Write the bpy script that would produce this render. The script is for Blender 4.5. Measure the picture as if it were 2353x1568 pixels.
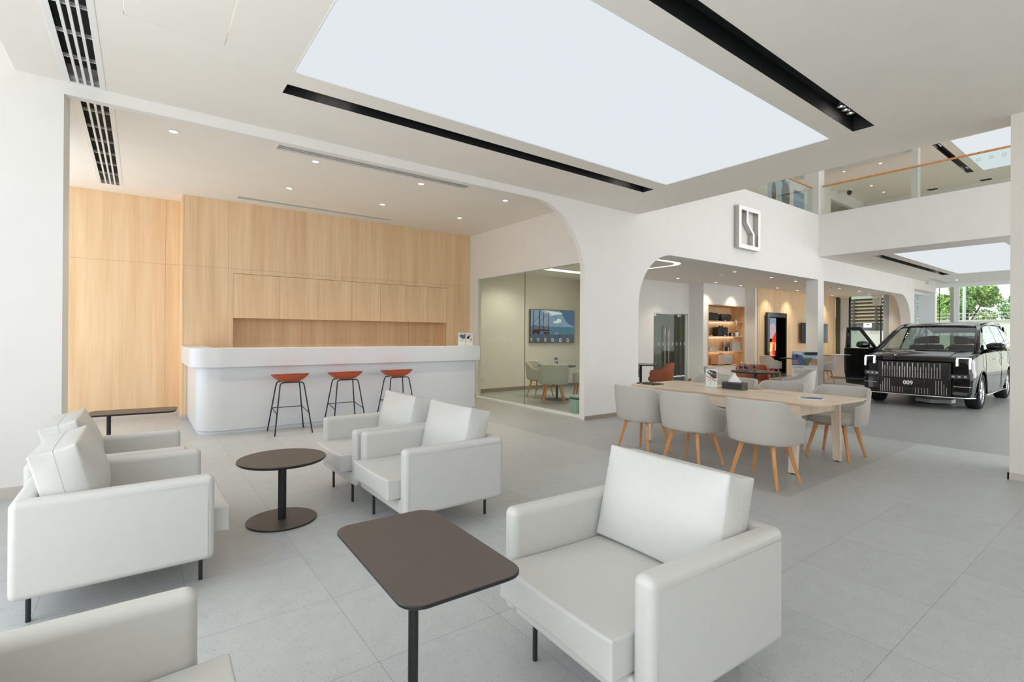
import bpy, bmesh, math, random
from mathutils import Vector, Matrix
random.seed(7)
PI = math.pi
S = bpy.context.scene
COL = S.collection
for o in list(bpy.data.objects): bpy.data.objects.remove(o)

# ------------------------------------------------------------------ camera
F_PX, CY = 1141.4556, 769.5622
YAW, ROLL, PITCH = math.radians(53.18714), math.radians(0.34564), math.radians(0.10789)
fw = Vector((math.cos(YAW)*math.cos(PITCH), math.sin(YAW)*math.cos(PITCH), math.sin(PITCH)))
r0 = Vector((math.sin(YAW), -math.cos(YAW), 0)); u0 = r0.cross(fw)
rt = r0*math.cos(ROLL)+u0*math.sin(ROLL); up = -r0*math.sin(ROLL)+u0*math.cos(ROLL)
cd = bpy.data.cameras.new('camera'); cam = bpy.data.objects.new('camera', cd); COL.objects.link(cam)
M = Matrix((rt, up, -fw)).transposed().to_4x4(); M.translation = Vector((0, 0, 1.5))
cam.matrix_world = M
cd.sensor_width = 36.0; cd.lens = F_PX/2353*36; cd.shift_y = -(784-CY)/2353
cd.clip_start = 0.05; cd.clip_end = 300
S.camera = cam
# ------------------------------------------------------------------ view, sky
S.view_settings.view_transform = 'Standard'; S.view_settings.look = 'None'
S.view_settings.exposure = 0.17; S.view_settings.gamma = 1.0
try: S.view_settings.use_curve_mapping = False
except Exception: pass
sl = bpy.data.lights.new('sun', 'SUN'); sl.energy = 3.2; sl.angle = 0.01; sl.color = (1, .96, .88); so = bpy.data.objects.new('sun', sl); COL.objects.link(so)
so.rotation_euler = Vector((0.35, -0.75, -0.95)).to_track_quat('-Z', 'Y').to_euler()
W = bpy.data.worlds.new('sky'); S.world = W; W.use_nodes = True
bg = W.node_tree.nodes['Background']; bg.inputs[0].default_value = (0.92, 0.96, 1.0, 1); bg.inputs[1].default_value = 1.6
try:
    S.cycles.max_bounces = 10; S.cycles.diffuse_bounces = 6; S.cycles.glossy_bounces = 4
    S.cycles.transparent_max_bounces = 16; S.cycles.caustics_reflective = False; S.cycles.caustics_refractive = False
    S.cycles.sample_clamp_indirect = 6.0; S.cycles.use_denoising = True
except Exception: pass
PANEL_E = 0.76       # luminous ceiling panels
WARM = (1.0, 0.84, 0.66)
def area_light(name, loc, rot, sx, sy, power, color=(1, 1, 1)):
    l = bpy.data.lights.new(name, 'AREA'); l.shape = 'RECTANGLE'; l.size = sx; l.size_y = sy; l.energy = power; l.color = color
    o = bpy.data.objects.new(name, l); o.location = loc; o.rotation_euler = rot; COL.objects.link(o)
    try: o.visible_glossy = True
    except Exception: pass
    return o
# area lights for daylight through the left and hall window fronts, plus a rear fill
area_light('added_rear_fill', (2.5, -3.4, 1.7), (PI/2+.38, 0, 0), 9.0, 3.0, 12, (0.98, 0.98, 0.97))  # added fill in front of the solid rear wall, tilted up to brighten the ceiling
area_light('daylight_left_windows', (-1.9, 1.2, 1.7), (0, -PI/2-.25, 0), 3.0, 5.5, 84, (0.88, 0.95, 1.0))
area_light('daylight_bar_window', (-1.9, 8.8, 2.0), (0, -PI/2, 0), 3.2, 3.4, 26, (0.90, 0.96, 1.0))
area_light('daylight_hall_windows', (18.0, -3.4, 2.2), (PI/2+.2, 0, 0), 16.0, 3.8, 330, (0.98, 0.98, 0.97))

# ------------------------------------------------------------------ materials
def srgb(r, g, b):
    f = lambda c: ((c/255+0.055)/1.055)**2.4 if c/255 > 0.04045 else c/255/12.92
    return (f(r), f(g), f(b), 1)
def mat(name, col, rough=0.5, metal=0.0, noise=0.0, nscale=20, bump=0.0, emit=None, es=1.0, coat=0.0, spec=0.5, stretch=None):
    m = bpy.data.materials.new(name); m.use_nodes = True; nt = m.node_tree; b = nt.nodes['Principled BSDF']
    b.inputs['Base Color'].default_value = col; b.inputs['Roughness'].default_value = rough; b.inputs['Metallic'].default_value = metal
    b.inputs['Specular IOR Level'].default_value = spec; b.inputs['Coat Weight'].default_value = coat
    if emit: b.inputs['Emission Color'].default_value = emit; b.inputs['Emission Strength'].default_value = es
    if noise or bump:
        tc = nt.nodes.new('ShaderNodeTexCoord'); n = nt.nodes.new('ShaderNodeTexNoise'); n.inputs['Scale'].default_value = nscale; n.inputs['Detail'].default_value = 4
        src = tc.outputs['Object']
        if stretch:
            mp = nt.nodes.new('ShaderNodeMapping'); mp.inputs['Scale'].default_value = stretch; nt.links.new(src, mp.inputs['Vector']); src = mp.outputs['Vector']
        nt.links.new(src, n.inputs['Vector'])
        if noise:
            mr = nt.nodes.new('ShaderNodeMapRange'); mr.inputs[1].default_value = 0.3; mr.inputs[2].default_value = 0.7
            mr.inputs[3].default_value = 1-noise; mr.inputs[4].default_value = 1+noise*0.4
            vm = nt.nodes.new('ShaderNodeVectorMath'); vm.operation = 'SCALE'; vm.inputs[0].default_value = col[:3]
            nt.links.new(n.outputs['Fac'], mr.inputs[0]); nt.links.new(mr.outputs[0], vm.inputs['Scale']); nt.links.new(vm.outputs[0], b.inputs['Base Color'])
        if bump:
            bp = nt.nodes.new('ShaderNodeBump'); bp.inputs['Strength'].default_value = bump; bp.inputs['Distance'].default_value = 0.01
            nt.links.new(n.outputs['Fac'], bp.inputs['Height']); nt.links.new(bp.outputs[0], b.inputs['Normal'])
    return m
def wood(name, dark, light, rough=0.45, axis='Z', sc=1.0):
    m = bpy.data.materials.new(name); m.use_nodes = True; nt = m.node_tree; b = nt.nodes['Principled BSDF']; b.inputs['Roughness'].default_value = rough
    b.inputs['Specular IOR Level'].default_value = 0.35
    tc = nt.nodes.new('ShaderNodeTexCoord'); mp = nt.nodes.new('ShaderNodeMapping')
    s = {'Z': (7, 7, 0.35), 'X': (0.35, 7, 7), 'Y': (7, 0.35, 7)}[axis]; mp.inputs['Scale'].default_value = [v*sc for v in s]
    n1 = nt.nodes.new('ShaderNodeTexNoise'); n1.inputs['Scale'].default_value = 1.0; n1.inputs['Detail'].default_value = 6; n1.inputs['Roughness'].default_value = 0.65
    mp2 = nt.nodes.new('ShaderNodeMapping'); mp2.inputs['Scale'].default_value = [v*sc*9 if v > 1 else v*sc*2 for v in s]
    n2 = nt.nodes.new('ShaderNodeTexNoise'); n2.inputs['Scale'].default_value = 1.0; n2.inputs['Detail'].default_value = 3
    mx = nt.nodes.new('ShaderNodeMath'); mx.operation = 'MULTIPLY_ADD'; mx.inputs[1].default_value = 0.3
    cr = nt.nodes.new('ShaderNodeValToRGB'); cr.color_ramp.elements[0].position = 0.42; cr.color_ramp.elements[0].color = dark
    cr.color_ramp.elements[1].position = 0.82; cr.color_ramp.elements[1].color = light
    L = nt.links.new
    L(tc.outputs['Object'], mp.inputs[0]); L(tc.outputs['Object'], mp2.inputs[0]); L(mp.outputs[0], n1.inputs['Vector']); L(mp2.outputs[0], n2.inputs['Vector'])
    L(n2.outputs['Fac'], mx.inputs[0]); L(n1.outputs['Fac'], mx.inputs[2]); L(mx.outputs[0], cr.inputs[0]); L(cr.outputs[0], b.inputs['Base Color'])
    return m
def emis(name, col, st, back=None):
    m = bpy.data.materials.new(name); m.use_nodes = True; nt = m.node_tree; nt.nodes.remove(nt.nodes['Principled BSDF'])
    e = nt.nodes.new('ShaderNodeEmission'); e.inputs[0].default_value = col; e.inputs[1].default_value = st
    nt.links.new(e.outputs[0], nt.nodes['Material Output'].inputs[0]); return m
def glass(name, tint=(0.93, 0.97, 0.94, 1), refl=1.0):
    m = bpy.data.materials.new(name); m.use_nodes = True; nt = m.node_tree; nt.nodes.remove(nt.nodes['Principled BSDF'])
    t = nt.nodes.new('ShaderNodeBsdfTransparent'); t.inputs[0].default_value = tint
    g = nt.nodes.new('ShaderNodeBsdfGlossy'); g.inputs['Roughness'].default_value = 0.0
    f = nt.nodes.new('ShaderNodeFresnel'); f.inputs[0].default_value = 1.45
    ge = nt.nodes.new('ShaderNodeNewGeometry'); io = nt.nodes.new('ShaderNodeMapRange'); io.inputs[3].default_value = 1.45; io.inputs[4].default_value = 1/1.45
    nt.links.new(ge.outputs['Backfacing'], io.inputs[0]); nt.links.new(io.outputs[0], f.inputs[0])
    mu = nt.nodes.new('ShaderNodeMath'); mu.operation = 'MULTIPLY'; mu.inputs[1].default_value = refl
    mx = nt.nodes.new('ShaderNodeMixShader')
    nt.links.new(f.outputs[0], mu.inputs[0]); nt.links.new(mu.outputs[0], mx.inputs[0]); nt.links.new(t.outputs[0], mx.inputs[1]); nt.links.new(g.outputs[0], mx.inputs[2])
    nt.links.new(mx.outputs[0], nt.nodes['Material Output'].inputs[0]); return m
def floor_mat():
    m = bpy.data.materials.new('terrazzo_tiles'); m.use_nodes = True; nt = m.node_tree; b = nt.nodes['Principled BSDF']; L = nt.links.new
    N = nt.nodes.new
    tc = N('ShaderNodeTexCoord'); sp = N('ShaderNodeSeparateXYZ'); L(tc.outputs['Object'], sp.inputs[0])
    def mth(op, a, bb=None, c=None):
        n = N('ShaderNodeMath'); n.operation = op
        for i, v in enumerate((a, bb, c)):
            if v is None: continue
            if isinstance(v, (int, float)): n.inputs[i].default_value = v
            else: L(v, n.inputs[i])
        return n.outputs[0]
    def joint(s, off, per, w):
        a = mth('DIVIDE', mth('ADD', s, -off+per*40), per); fr = mth('FRACT', a); d = mth('ABSOLUTE', mth('SUBTRACT', fr, 0.5))
        return mth('GREATER_THAN', d, 0.5-w/per/2), mth('FLOOR', mth('ADD', a, 0.0))
    jx, ix = joint(sp.outputs[0], 0.885, 0.666, 0.0035); jy, iy = joint(sp.outputs[1], 0.812, 0.687, 0.0035)
    j = mth('MAXIMUM', jx, jy)
    cmb = N('ShaderNodeCombineXYZ'); L(ix, cmb.inputs[0]); L(iy, cmb.inputs[1])
    wn = N('ShaderNodeTexWhiteNoise'); L(cmb.outputs[0], wn.inputs['Vector'])
    vo = N('ShaderNodeTexVoronoi'); vo.inputs['Scale'].default_value = 52; L(tc.outputs['Object'], vo.inputs['Vector'])
    vo2 = N('ShaderNodeTexVoronoi'); vo2.inputs['Scale'].default_value = 40; L(tc.outputs['Object'], vo2.inputs['Vector'])
    n1 = N('ShaderNodeTexNoise'); n1.inputs['Scale'].default_value = 9; n1.inputs['Detail'].default_value = 5; L(tc.outputs['Object'], n1.inputs['Vector'])
    chip = mth('LESS_THAN', vo.outputs['Distance'], 0.17); chip2 = mth('LESS_THAN', vo2.outputs['Distance'], 0.14)
    # showroom tiles beyond the lounge are darker grey; floor also darkened around the long table
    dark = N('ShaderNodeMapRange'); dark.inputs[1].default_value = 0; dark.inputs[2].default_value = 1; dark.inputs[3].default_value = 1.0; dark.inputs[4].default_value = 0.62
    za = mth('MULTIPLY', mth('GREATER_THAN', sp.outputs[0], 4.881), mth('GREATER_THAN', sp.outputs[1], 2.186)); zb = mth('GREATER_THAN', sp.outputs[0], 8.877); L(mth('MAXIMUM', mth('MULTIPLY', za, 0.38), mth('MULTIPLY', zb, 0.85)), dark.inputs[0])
    v = mth('ADD', 0.50, mth('MULTIPLY', mth('SUBTRACT', wn.outputs['Value'], 0.5), 0.035))
    v = mth('ADD', v, mth('MULTIPLY', mth('SUBTRACT', n1.outputs['Fac'], 0.5), 0.10))
    v = mth('SUBTRACT', v, mth('MULTIPLY', chip, 0.15)); v = mth('ADD', v, mth('MULTIPLY', chip2, 0.075))
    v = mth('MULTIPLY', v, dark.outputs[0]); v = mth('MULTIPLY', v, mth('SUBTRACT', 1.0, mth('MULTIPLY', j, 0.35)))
    cc = N('ShaderNodeCombineColor'); L(mth('MULTIPLY', v, 0.965), cc.inputs[0]); L(v, cc.inputs[1]); L(mth('MULTIPLY', v, 0.995), cc.inputs[2])
    L(cc.outputs[0], b.inputs['Base Color']); b.inputs['Roughness'].default_value = 0.38; b.inputs['Specular IOR Level'].default_value = 0.45
    return m
M_WALL = mat('white_paint', (0.84, 0.82, 0.785, 1), 0.75, noise=0.02, nscale=3, spec=0.2)
M_CEIL = mat('ceiling_paint', (0.89, 0.848, 0.785, 1), 0.85, noise=0.02, nscale=2, spec=0.15)
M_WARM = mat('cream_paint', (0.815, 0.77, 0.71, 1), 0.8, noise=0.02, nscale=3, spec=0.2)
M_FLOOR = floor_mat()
M_BASE = mat('taupe_skirting', srgb(150, 135, 122), 0.4, noise=0.04)
M_BASEW = mat('pale_skirting', srgb(205, 196, 188), 0.4, noise=0.03)
M_WOOD = wood('maple_panel', srgb(222, 186, 144), srgb(242, 213, 175), 0.5, 'Z')
M_WOOD2 = wood('niche_oak', srgb(204, 164, 122), srgb(232, 198, 156), 0.5, 'Z')
M_TABLE = wood('table_ash', srgb(222, 196, 166), srgb(244, 224, 200), 0.3, 'Y')
M_TLEG = wood('table_leg_ash', srgb(224, 200, 178), srgb(246, 228, 210), 0.4, 'Z')
M_CLEG = wood('chair_leg_beech', srgb(200, 132, 78), srgb(232, 170, 114), 0.35, 'Z', 2)
M_LEATH = mat('cream_leather', (0.575, 0.57, 0.545, 1), 0.42, noise=0.02, nscale=30, bump=0.03, spec=0.45)
M_PIPE = mat('leather_seam', (0.54, 0.53, 0.505, 1), 0.6, noise=0.02)
M_BAR = mat('white_solid_surface', (0.72, 0.75, 0.79, 1), 0.28, noise=0.01, nscale=2, spec=0.5)
M_BLACK = mat('black_steel', srgb(30, 31, 34), 0.38, noise=0.1, nscale=40)
M_TOP = mat('bronze_tabletop', srgb(84, 77, 71), 0.42, noise=0.05, nscale=60, spec=0.5)
M_TEDGE = mat('tabletop_edge', srgb(26, 27, 30), 0.35, noise=0.05)
M_RUST = mat('rust_leather', srgb(184, 88, 54), 0.45, noise=0.06, nscale=40)
M_RUST2 = mat('cognac_leather', srgb(158, 86, 52), 0.45, noise=0.06, nscale=30)
M_GREY = mat('grey_chair_leather', srgb(190, 186, 179), 0.5, noise=0.02, nscale=30)
M_NAVY = mat('navy_steel', srgb(32, 38, 52), 0.35, noise=0.1, nscale=40)
M_SLOT = mat('black_slot', srgb(22, 24, 26), 0.7, noise=0.3, nscale=12)
M_VENTD = mat('duct_grey', srgb(64, 68, 66), 0.8, noise=0.25, nscale=4)  # dark grey of ducts, posts and small dark parts
M_WHITE = mat('white_lacquer', (0.84, 0.84, 0.83, 1), 0.35, noise=0.01)
M_METAL = mat('brushed_steel', srgb(190, 186, 180), 0.28, metal=0.9, noise=0.05, nscale=60)
M_CHROME = mat('chrome', (0.9, 0.9, 0.9, 1), 0.08, metal=1.0, noise=0.01)
M_PANEL = emis('luminous_film', (0.90, 0.95, 0.995, 1), PANEL_E)
M_LAMP = emis('lamp_disc', (1.0, 0.97, 0.93, 1), 4.0)
M_RING = emis('ring_light', (1.0, 0.9, 0.78, 1), 1.05)
M_STRIP = emis('warm_led_strip', (1.0, 0.84, 0.66, 1), 6.5)
M_GLASS = glass('clear_glass'); M_GLASSG = glass('green_tint_glass', (0.90, 0.935, 0.89, 1), 1.0); M_GLASSB = glass('balustrade_glass', (0.93, 0.975, 0.95, 1), 0.9)
M_FROST = mat('glass_edge', srgb(190, 215, 205), 0.2, noise=0.02)

# ------------------------------------------------------------------ mesh helpers
def link(name, me, m=None, parent=None, loc=None, smooth=None):
    o = bpy.data.objects.new(name, me); COL.objects.link(o)
    if m is not None:
        for mm in (m if isinstance(m, (list, tuple)) else [m]): me.materials.append(mm)
    if parent: o.parent = parent
    if loc: o.location = loc
    return o
def fin(bm, name, m, parent=None, bevel=0, seg=2, smooth=False, loc=None, wn=False, angle=35):
    bmesh.ops.recalc_face_normals(bm, faces=bm.faces[:])
    me = bpy.data.meshes.new(name); bm.to_mesh(me); bm.free()
    if smooth or bevel:
        for p in me.polygons: p.use_smooth = True
    o = link(name, me, m, parent, loc)
    if bevel:
        b = o.modifiers.new('b', 'BEVEL'); b.width = bevel; b.segments = seg; b.limit_method = 'ANGLE'; b.angle_limit = math.radians(angle)
        w = o.modifiers.new('w', 'WEIGHTED_NORMAL'); w.keep_sharp = False
    return o
def box(bm, x0, x1, y0, y1, z0, z1, mi=0):
    vs = [bm.verts.new(p) for p in ((x0, y0, z0), (x1, y0, z0), (x1, y1, z0), (x0, y1, z0), (x0, y0, z1), (x1, y0, z1), (x1, y1, z1), (x0, y1, z1))]
    for f in ((0, 3, 2, 1), (4, 5, 6, 7), (0, 1, 5, 4), (1, 2, 6, 5), (2, 3, 7, 6), (3, 0, 4, 7)):
        fc = bm.faces.new([vs[i] for i in f]); fc.material_index = mi
    return vs
def obox(name, b, m, parent=None, bevel=0, **k):
    bm = bmesh.new(); box(bm, *b); return fin(bm, name, m, parent, bevel, **k)
def prism(bm, pts, a0, a1, axis='Z', mi=0):
    """polygon pts in the plane normal to axis, extruded a0..a1"""
    def P(p, a):
        return {'Z': (p[0], p[1], a), 'Y': (p[0], a, p[1]), 'X': (a, p[0], p[1])}[axis]
    A = [bm.verts.new(P(p, a0)) for p in pts]; B = [bm.verts.new(P(p, a1)) for p in pts]; n = len(pts)
    f = [bm.faces.new(A), bm.faces.new(B[::-1])]
    for i in range(n): f.append(bm.faces.new((A[i], A[(i+1) % n], B[(i+1) % n], B[i])))
    for q in f: q.material_index = mi
    return f
def tube(bm, pts, r, n=10, mi=0, close=False, r2=None):
    pts = [Vector(p) for p in pts]; rings = []; N = len(pts)
    prev = None
    for i, p in enumerate(pts):
        if close: d = pts[(i+1) % N]-pts[i-1]
        else: d = (pts[min(i+1, N-1)]-pts[max(i-1, 0)])
        d.normalize()
        a = Vector((0, 0, 1)) if abs(d.z) < 0.9 else Vector((1, 0, 0))
        if prev is not None: a = prev
        s = d.cross(a); s.normalize(); t = s.cross(d); t.normalize(); prev = t
        rr = r if r2 is None else r+(r2-r)*i/max(1, N-1)
        rings.append([bm.verts.new(p+(s*math.cos(2*PI*k/n)+t*math.sin(2*PI*k/n))*rr) for k in range(n)])
    for i in range(N if close else N-1):
        A, B = rings[i], rings[(i+1) % N]
        for k in range(n): bm.faces.new((A[k], A[(k+1) % n], B[(k+1) % n], B[k])).material_index = mi
    if not close:
        bm.faces.new(rings[0][::-1]).material_index = mi; bm.faces.new(rings[-1]).material_index = mi
def lathe(bm, prof, c=(0, 0, 0), n=32, axis='Z', mi=0):
    """prof list of (r, h)"""
    rings = []
    for r, h in prof:
        ring = []
        for k in range(n):
            a = 2*PI*k/n; x, y = max(r, 1e-5)*math.cos(a), max(r, 1e-5)*math.sin(a)
            p = {'Z': (x, y, h), 'Y': (x, h, y), 'X': (h, x, y)}[axis]
            ring.append(bm.verts.new((p[0]+c[0], p[1]+c[1], p[2]+c[2])))
        rings.append(ring)
    for i in range(len(rings)-1):
        for k in range(n): bm.faces.new((rings[i][k], rings[i][(k+1) % n], rings[i+1][(k+1) % n], rings[i+1][k])).material_index = mi
    return rings
def cyl(bm, x, y, z0, z1, r, n=20, mi=0): lathe(bm, [(0, z0), (r, z0), (r, z1), (0, z1)], (x, y, 0), n, 'Z', mi)
def rrect(x0, x1, y0, y1, r, n=8):
    out = []
    for cx, cy, a0 in ((x1-r, y1-r, 0), (x0+r, y1-r, 90), (x0+r, y0+r, 180), (x1-r, y0+r, 270)):
        for k in range(n+1):
            a = math.radians(a0+90*k/n); out.append((cx+r*math.cos(a), cy+r*math.sin(a)))
    return out
def holes(bm, u, v, hl, a0, a1, axis='Z'):
    """plate u0..u1 x v0..v1, rectangular holes cut clean through, thickness a0..a1"""
    us = sorted({u[0], u[1]} | {h[0] for h in hl} | {h[1] for h in hl}); vs = sorted({v[0], v[1]} | {h[2] for h in hl} | {h[3] for h in hl})
    def P(a, b, c): return {'Z': (a, b, c), 'Y': (a, c, b), 'X': (c, a, b)}[axis]
    solid = lambda i, j: 0 <= i < len(us)-1 and 0 <= j < len(vs)-1 and not any(h[0] <= (us[i]+us[i+1])/2 <= h[1] and h[2] <= (vs[j]+vs[j+1])/2 <= h[3] for h in hl)
    cache = {}
    def V(i, j, k):
        if (i, j, k) not in cache: cache[(i, j, k)] = bm.verts.new(P(us[i], vs[j], (a0, a1)[k]))
        return cache[(i, j, k)]
    for i in range(len(us)-1):
        for j in range(len(vs)-1):
            if not solid(i, j): continue
            bm.faces.new((V(i, j, 0), V(i+1, j, 0), V(i+1, j+1, 0), V(i, j+1, 0))); bm.faces.new((V(i, j, 1), V(i, j+1, 1), V(i+1, j+1, 1), V(i+1, j, 1)))
            for di, dj, e in ((-1, 0, ((0, 0), (0, 1))), (1, 0, ((1, 1), (1, 0))), (0, -1, ((1, 0), (0, 0))), (0, 1, ((0, 1), (1, 1)))):
                if not solid(i+di, j+dj):
                    a, b = e; bm.faces.new((V(i+a[0], j+a[1], 0), V(i+b[0], j+b[1], 0), V(i+b[0], j+b[1], 1), V(i+a[0], j+a[1], 1)))
def tag(o, label, cat, group=None, kind=None):
    if label: o['label'] = label
    if cat: o['category'] = cat
    if group: o['group'] = group
    if kind: o['kind'] = kind
    return o
def thing(name, label, cat, loc=(0, 0, 0), rz=0, group=None):
    o = bpy.data.objects.new(name, None); COL.objects.link(o); o.location = loc; o.rotation_euler = (0, 0, rz); o.empty_display_size = 0.1
    return tag(o, label, cat, group)
def struct(o): o['kind'] = 'structure'; return o
def dup(root, loc, rz, label=None, group=None):
    kids = {}
    for o in bpy.data.objects:
        if o.parent: kids.setdefault(o.parent.name, []).append(o)
    r = root.copy(); COL.objects.link(r); r.location = loc; r.rotation_euler = (0, 0, rz)
    if label: r['label'] = label
    if group: r['group'] = group
    for ch in kids.get(root.name, []):
        c = ch.copy(); COL.objects.link(c); c.parent = r
        for g in kids.get(ch.name, []):
            d = g.copy(); COL.objects.link(d); d.parent = c
    return r
def text(name, s, size, m, parent, mw, ext=0.001, align='CENTER', bold=0.0):
    c = bpy.data.curves.new(name, 'FONT'); c.body = s; c.size = size; c.extrude = ext; c.align_x = align; c.align_y = 'CENTER'; c.offset = bold
    t = bpy.data.objects.new(name, c); COL.objects.link(t); bpy.context.view_layer.update()
    me = bpy.data.meshes.new_from_object(t.evaluated_get(bpy.context.evaluated_depsgraph_get())); bpy.data.objects.remove(t)
    me.name = name; me.materials.clear(); me.materials.append(m); me.transform(mw)
    o = bpy.data.objects.new(name, me); COL.objects.link(o); o.parent = parent
    return o
# plane frames for flat artwork: local x right, y up, z towards the viewer
def frameX(x, y, z): return Matrix(((0, 0, -1, x), (-1, 0, 0, y), (0, 1, 0, z), (0, 0, 0, 1)))   # faces -X
def frameY(x, y, z): return Matrix(((1, 0, 0, x), (0, 0, -1, y), (0, 1, 0, z), (0, 0, 0, 1)))    # faces -Y
def art(bm, mw, shapes, off=0.0012):
    """flat printed shapes: list of (material index, [(u,v)...])"""
    for k, (mi, pts) in enumerate(shapes):
        vs = [bm.verts.new(mw @ Vector((p[0], p[1], off*(1+k*0.05)))) for p in pts]
        bm.faces.new(vs).material_index = mi
def R(x0, x1, y0, y1): return [(x0, y0), (x1, y0), (x1, y1), (x0, y1)]
def E(cx, cy, rx, ry, n=18): return [(cx+rx*math.cos(2*PI*k/n), cy+ry*math.sin(2*PI*k/n)) for k in range(n)]

# ================================================================== SETTING
C = 3.889; RC = 3.93; Y1 = 6.32; UP = 8.0
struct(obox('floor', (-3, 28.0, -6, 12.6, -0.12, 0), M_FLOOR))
def slot_channel(name, x0, x1, y0, y1, z, label):
    t = thing(name, label, 'ceiling slot', ((x0+x1)/2, (y0+y1)/2, z))
    bm = bmesh.new(); hx, hy = (x1-x0)/2-0.001, (y1-y0)/2-0.001; h = 0.17; w = 0.004
    box(bm, -hx, hx, -hy, hy, h, h+w)
    box(bm, -hx, hx, -hy, -hy+w, 0, h); box(bm, -hx, hx, hy-w, hy, 0, h); box(bm, -hx, -hx+w, -hy+w, hy-w, 0, h); box(bm, hx-w, hx, -hy+w, hy-w, 0, h)
    fin(bm, 'channel', M_SLOT, t)
    bm = bmesh.new(); box(bm, -hx+0.75, hx-0.75, -0.02, 0.02, h-0.03, h-0.001); fin(bm, 'lamp_rail', M_BLACK, t)
    for e in (-1, 1):
        for k in range(3):
            x = e*(hx-0.38-0.13*k)
            bm = bmesh.new(); lathe(bm, [(0, h-0.002), (0.035, h-0.002), (0.04, h-0.10), (0.033, h-0.10), (0.028, h-0.07)], (x, 0.0, 0), 16)
            lp = fin(bm, 'spotlight', M_BLACK, t, smooth=True)
            bm = bmesh.new(); cyl(bm, x, 0, h-0.079, h-0.075, 0.026, 14); fin(bm, 'lamp_disc', M_LAMP, lp)
            s = bpy.data.lights.new('spot', 'POINT'); s.energy = 0.35; s.shadow_soft_size = 0.01; s.color = (1, 0.93, 0.85)
            so = bpy.data.objects.new('spot_light', s); COL.objects.link(so); so.parent = lp; so.location = (x, 0.0, h-0.115)
    return t
def light_panel(name, x0, x1, y0, y1, z, label):
    t = thing(name, label, 'ceiling light', ((x0+x1)/2, (y0+y1)/2, z)); hx, hy = (x1-x0)/2, (y1-y0)/2
    bm = bmesh.new(); box(bm, -hx+.006, hx-.006, -hy+.006, hy-.006, 0.012, 0.03); fin(bm, 'luminous_film', M_PANEL, t)
    bm = bmesh.new(); holes(bm, (-hx, hx), (-hy, hy), [(-hx+.012, hx-.012, -hy+.012, hy-.012)], -0.003, 0.011); fin(bm, 'frame', M_WHITE, t)
# lounge ceiling
P1 = (1.10, 6.62, 2.482, 4.823)
SL1 = (1.11, 6.662, 5.085, 5.295); SL2 = (1.11, 6.60, 2.034, 2.247)
G1 = (-0.575, -0.297, 3.0, 6.30); HT = (-0.117, 0.548, 3.90, 4.73)
bm = bmesh.new(); holes(bm, (-0.925, 7.795), (-3.2, 6.32), [P1, SL1, SL2, G1, HT], C, C+0.25); struct(fin(bm, 'ceiling', M_CEIL))
light_panel('light_panel', *P1, C, 'huge white luminous panel in the ceiling above the armchairs')
slot_channel('ceiling_slot', *SL1, C, 'long black ceiling slot between luminous panel and bar beam')
slot_channel('ceiling_slot', *SL2, C, 'long black ceiling slot at the upper right of the big luminous panel')
struct(obox('ceiling', (-1.8, -0.926, -3.2, 6.32, C+.22, C+.3), M_CEIL)); struct(obox('ceiling', (-1.8, -1.5, 6.84, 11.1, RC, RC+.1), M_CEIL))
t = thing('access_panel', 'flush cream ceiling access panel beside the left air grille', 'access panel', ((HT[0]+HT[1])/2, (HT[2]+HT[3])/2, C))
hx, hy = (HT[1]-HT[0])/2-0.006, (HT[3]-HT[2])/2-0.006
bm = bmesh.new(); box(bm, -hx, hx, -hy, hy, 0.001, 0.03); fin(bm, 'panel', M_CEIL, t)
def grille(x0, x1, y0, y1, z, label, rungs):
    t = thing('air_grille', label, 'air grille', ((x0+x1)/2, (y0+y1)/2, z)); hx, hy = (x1-x0)/2, (y1-y0)/2
    bm = bmesh.new(); box(bm, -hx, hx, -hy, hy, 0.17, 0.19); box(bm, -hx, -hx+.004, -hy, hy, 0.0, .17); box(bm, hx-.004, hx, -hy, hy, 0.0, .17); fin(bm, 'duct', M_VENTD, t)
    bm = bmesh.new(); holes(bm, (-hx-.015, hx+.015), (-hy-.015, hy+.0), [(-hx+.03, hx-.03, -hy+.02, hy-.02)], -0.004, 0.0005); fin(bm, 'frame', M_WHITE, t)
    wd = (2*hx-.06)
    for k in range(3):
        x = -hx+.03+wd*(k+1)/4; bm = bmesh.new(); box(bm, x-.010, x+.010, -hy+.02, hy-.02, -0.003, 0.02); fin(bm, 'slat', M_WHITE, t)
    for k in range(rungs):
        y = hy-.05-(2*hy-.1)*k/(rungs-1); bm = bmesh.new(); box(bm, -hx+.004, hx-.004, y-.006, y+.006, 0.022, 0.05); fin(bm, 'crossbar', M_WHITE, t)
grille(*G1, C, 'long white air grille over the lounge, nearest the camera', 8)
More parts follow.
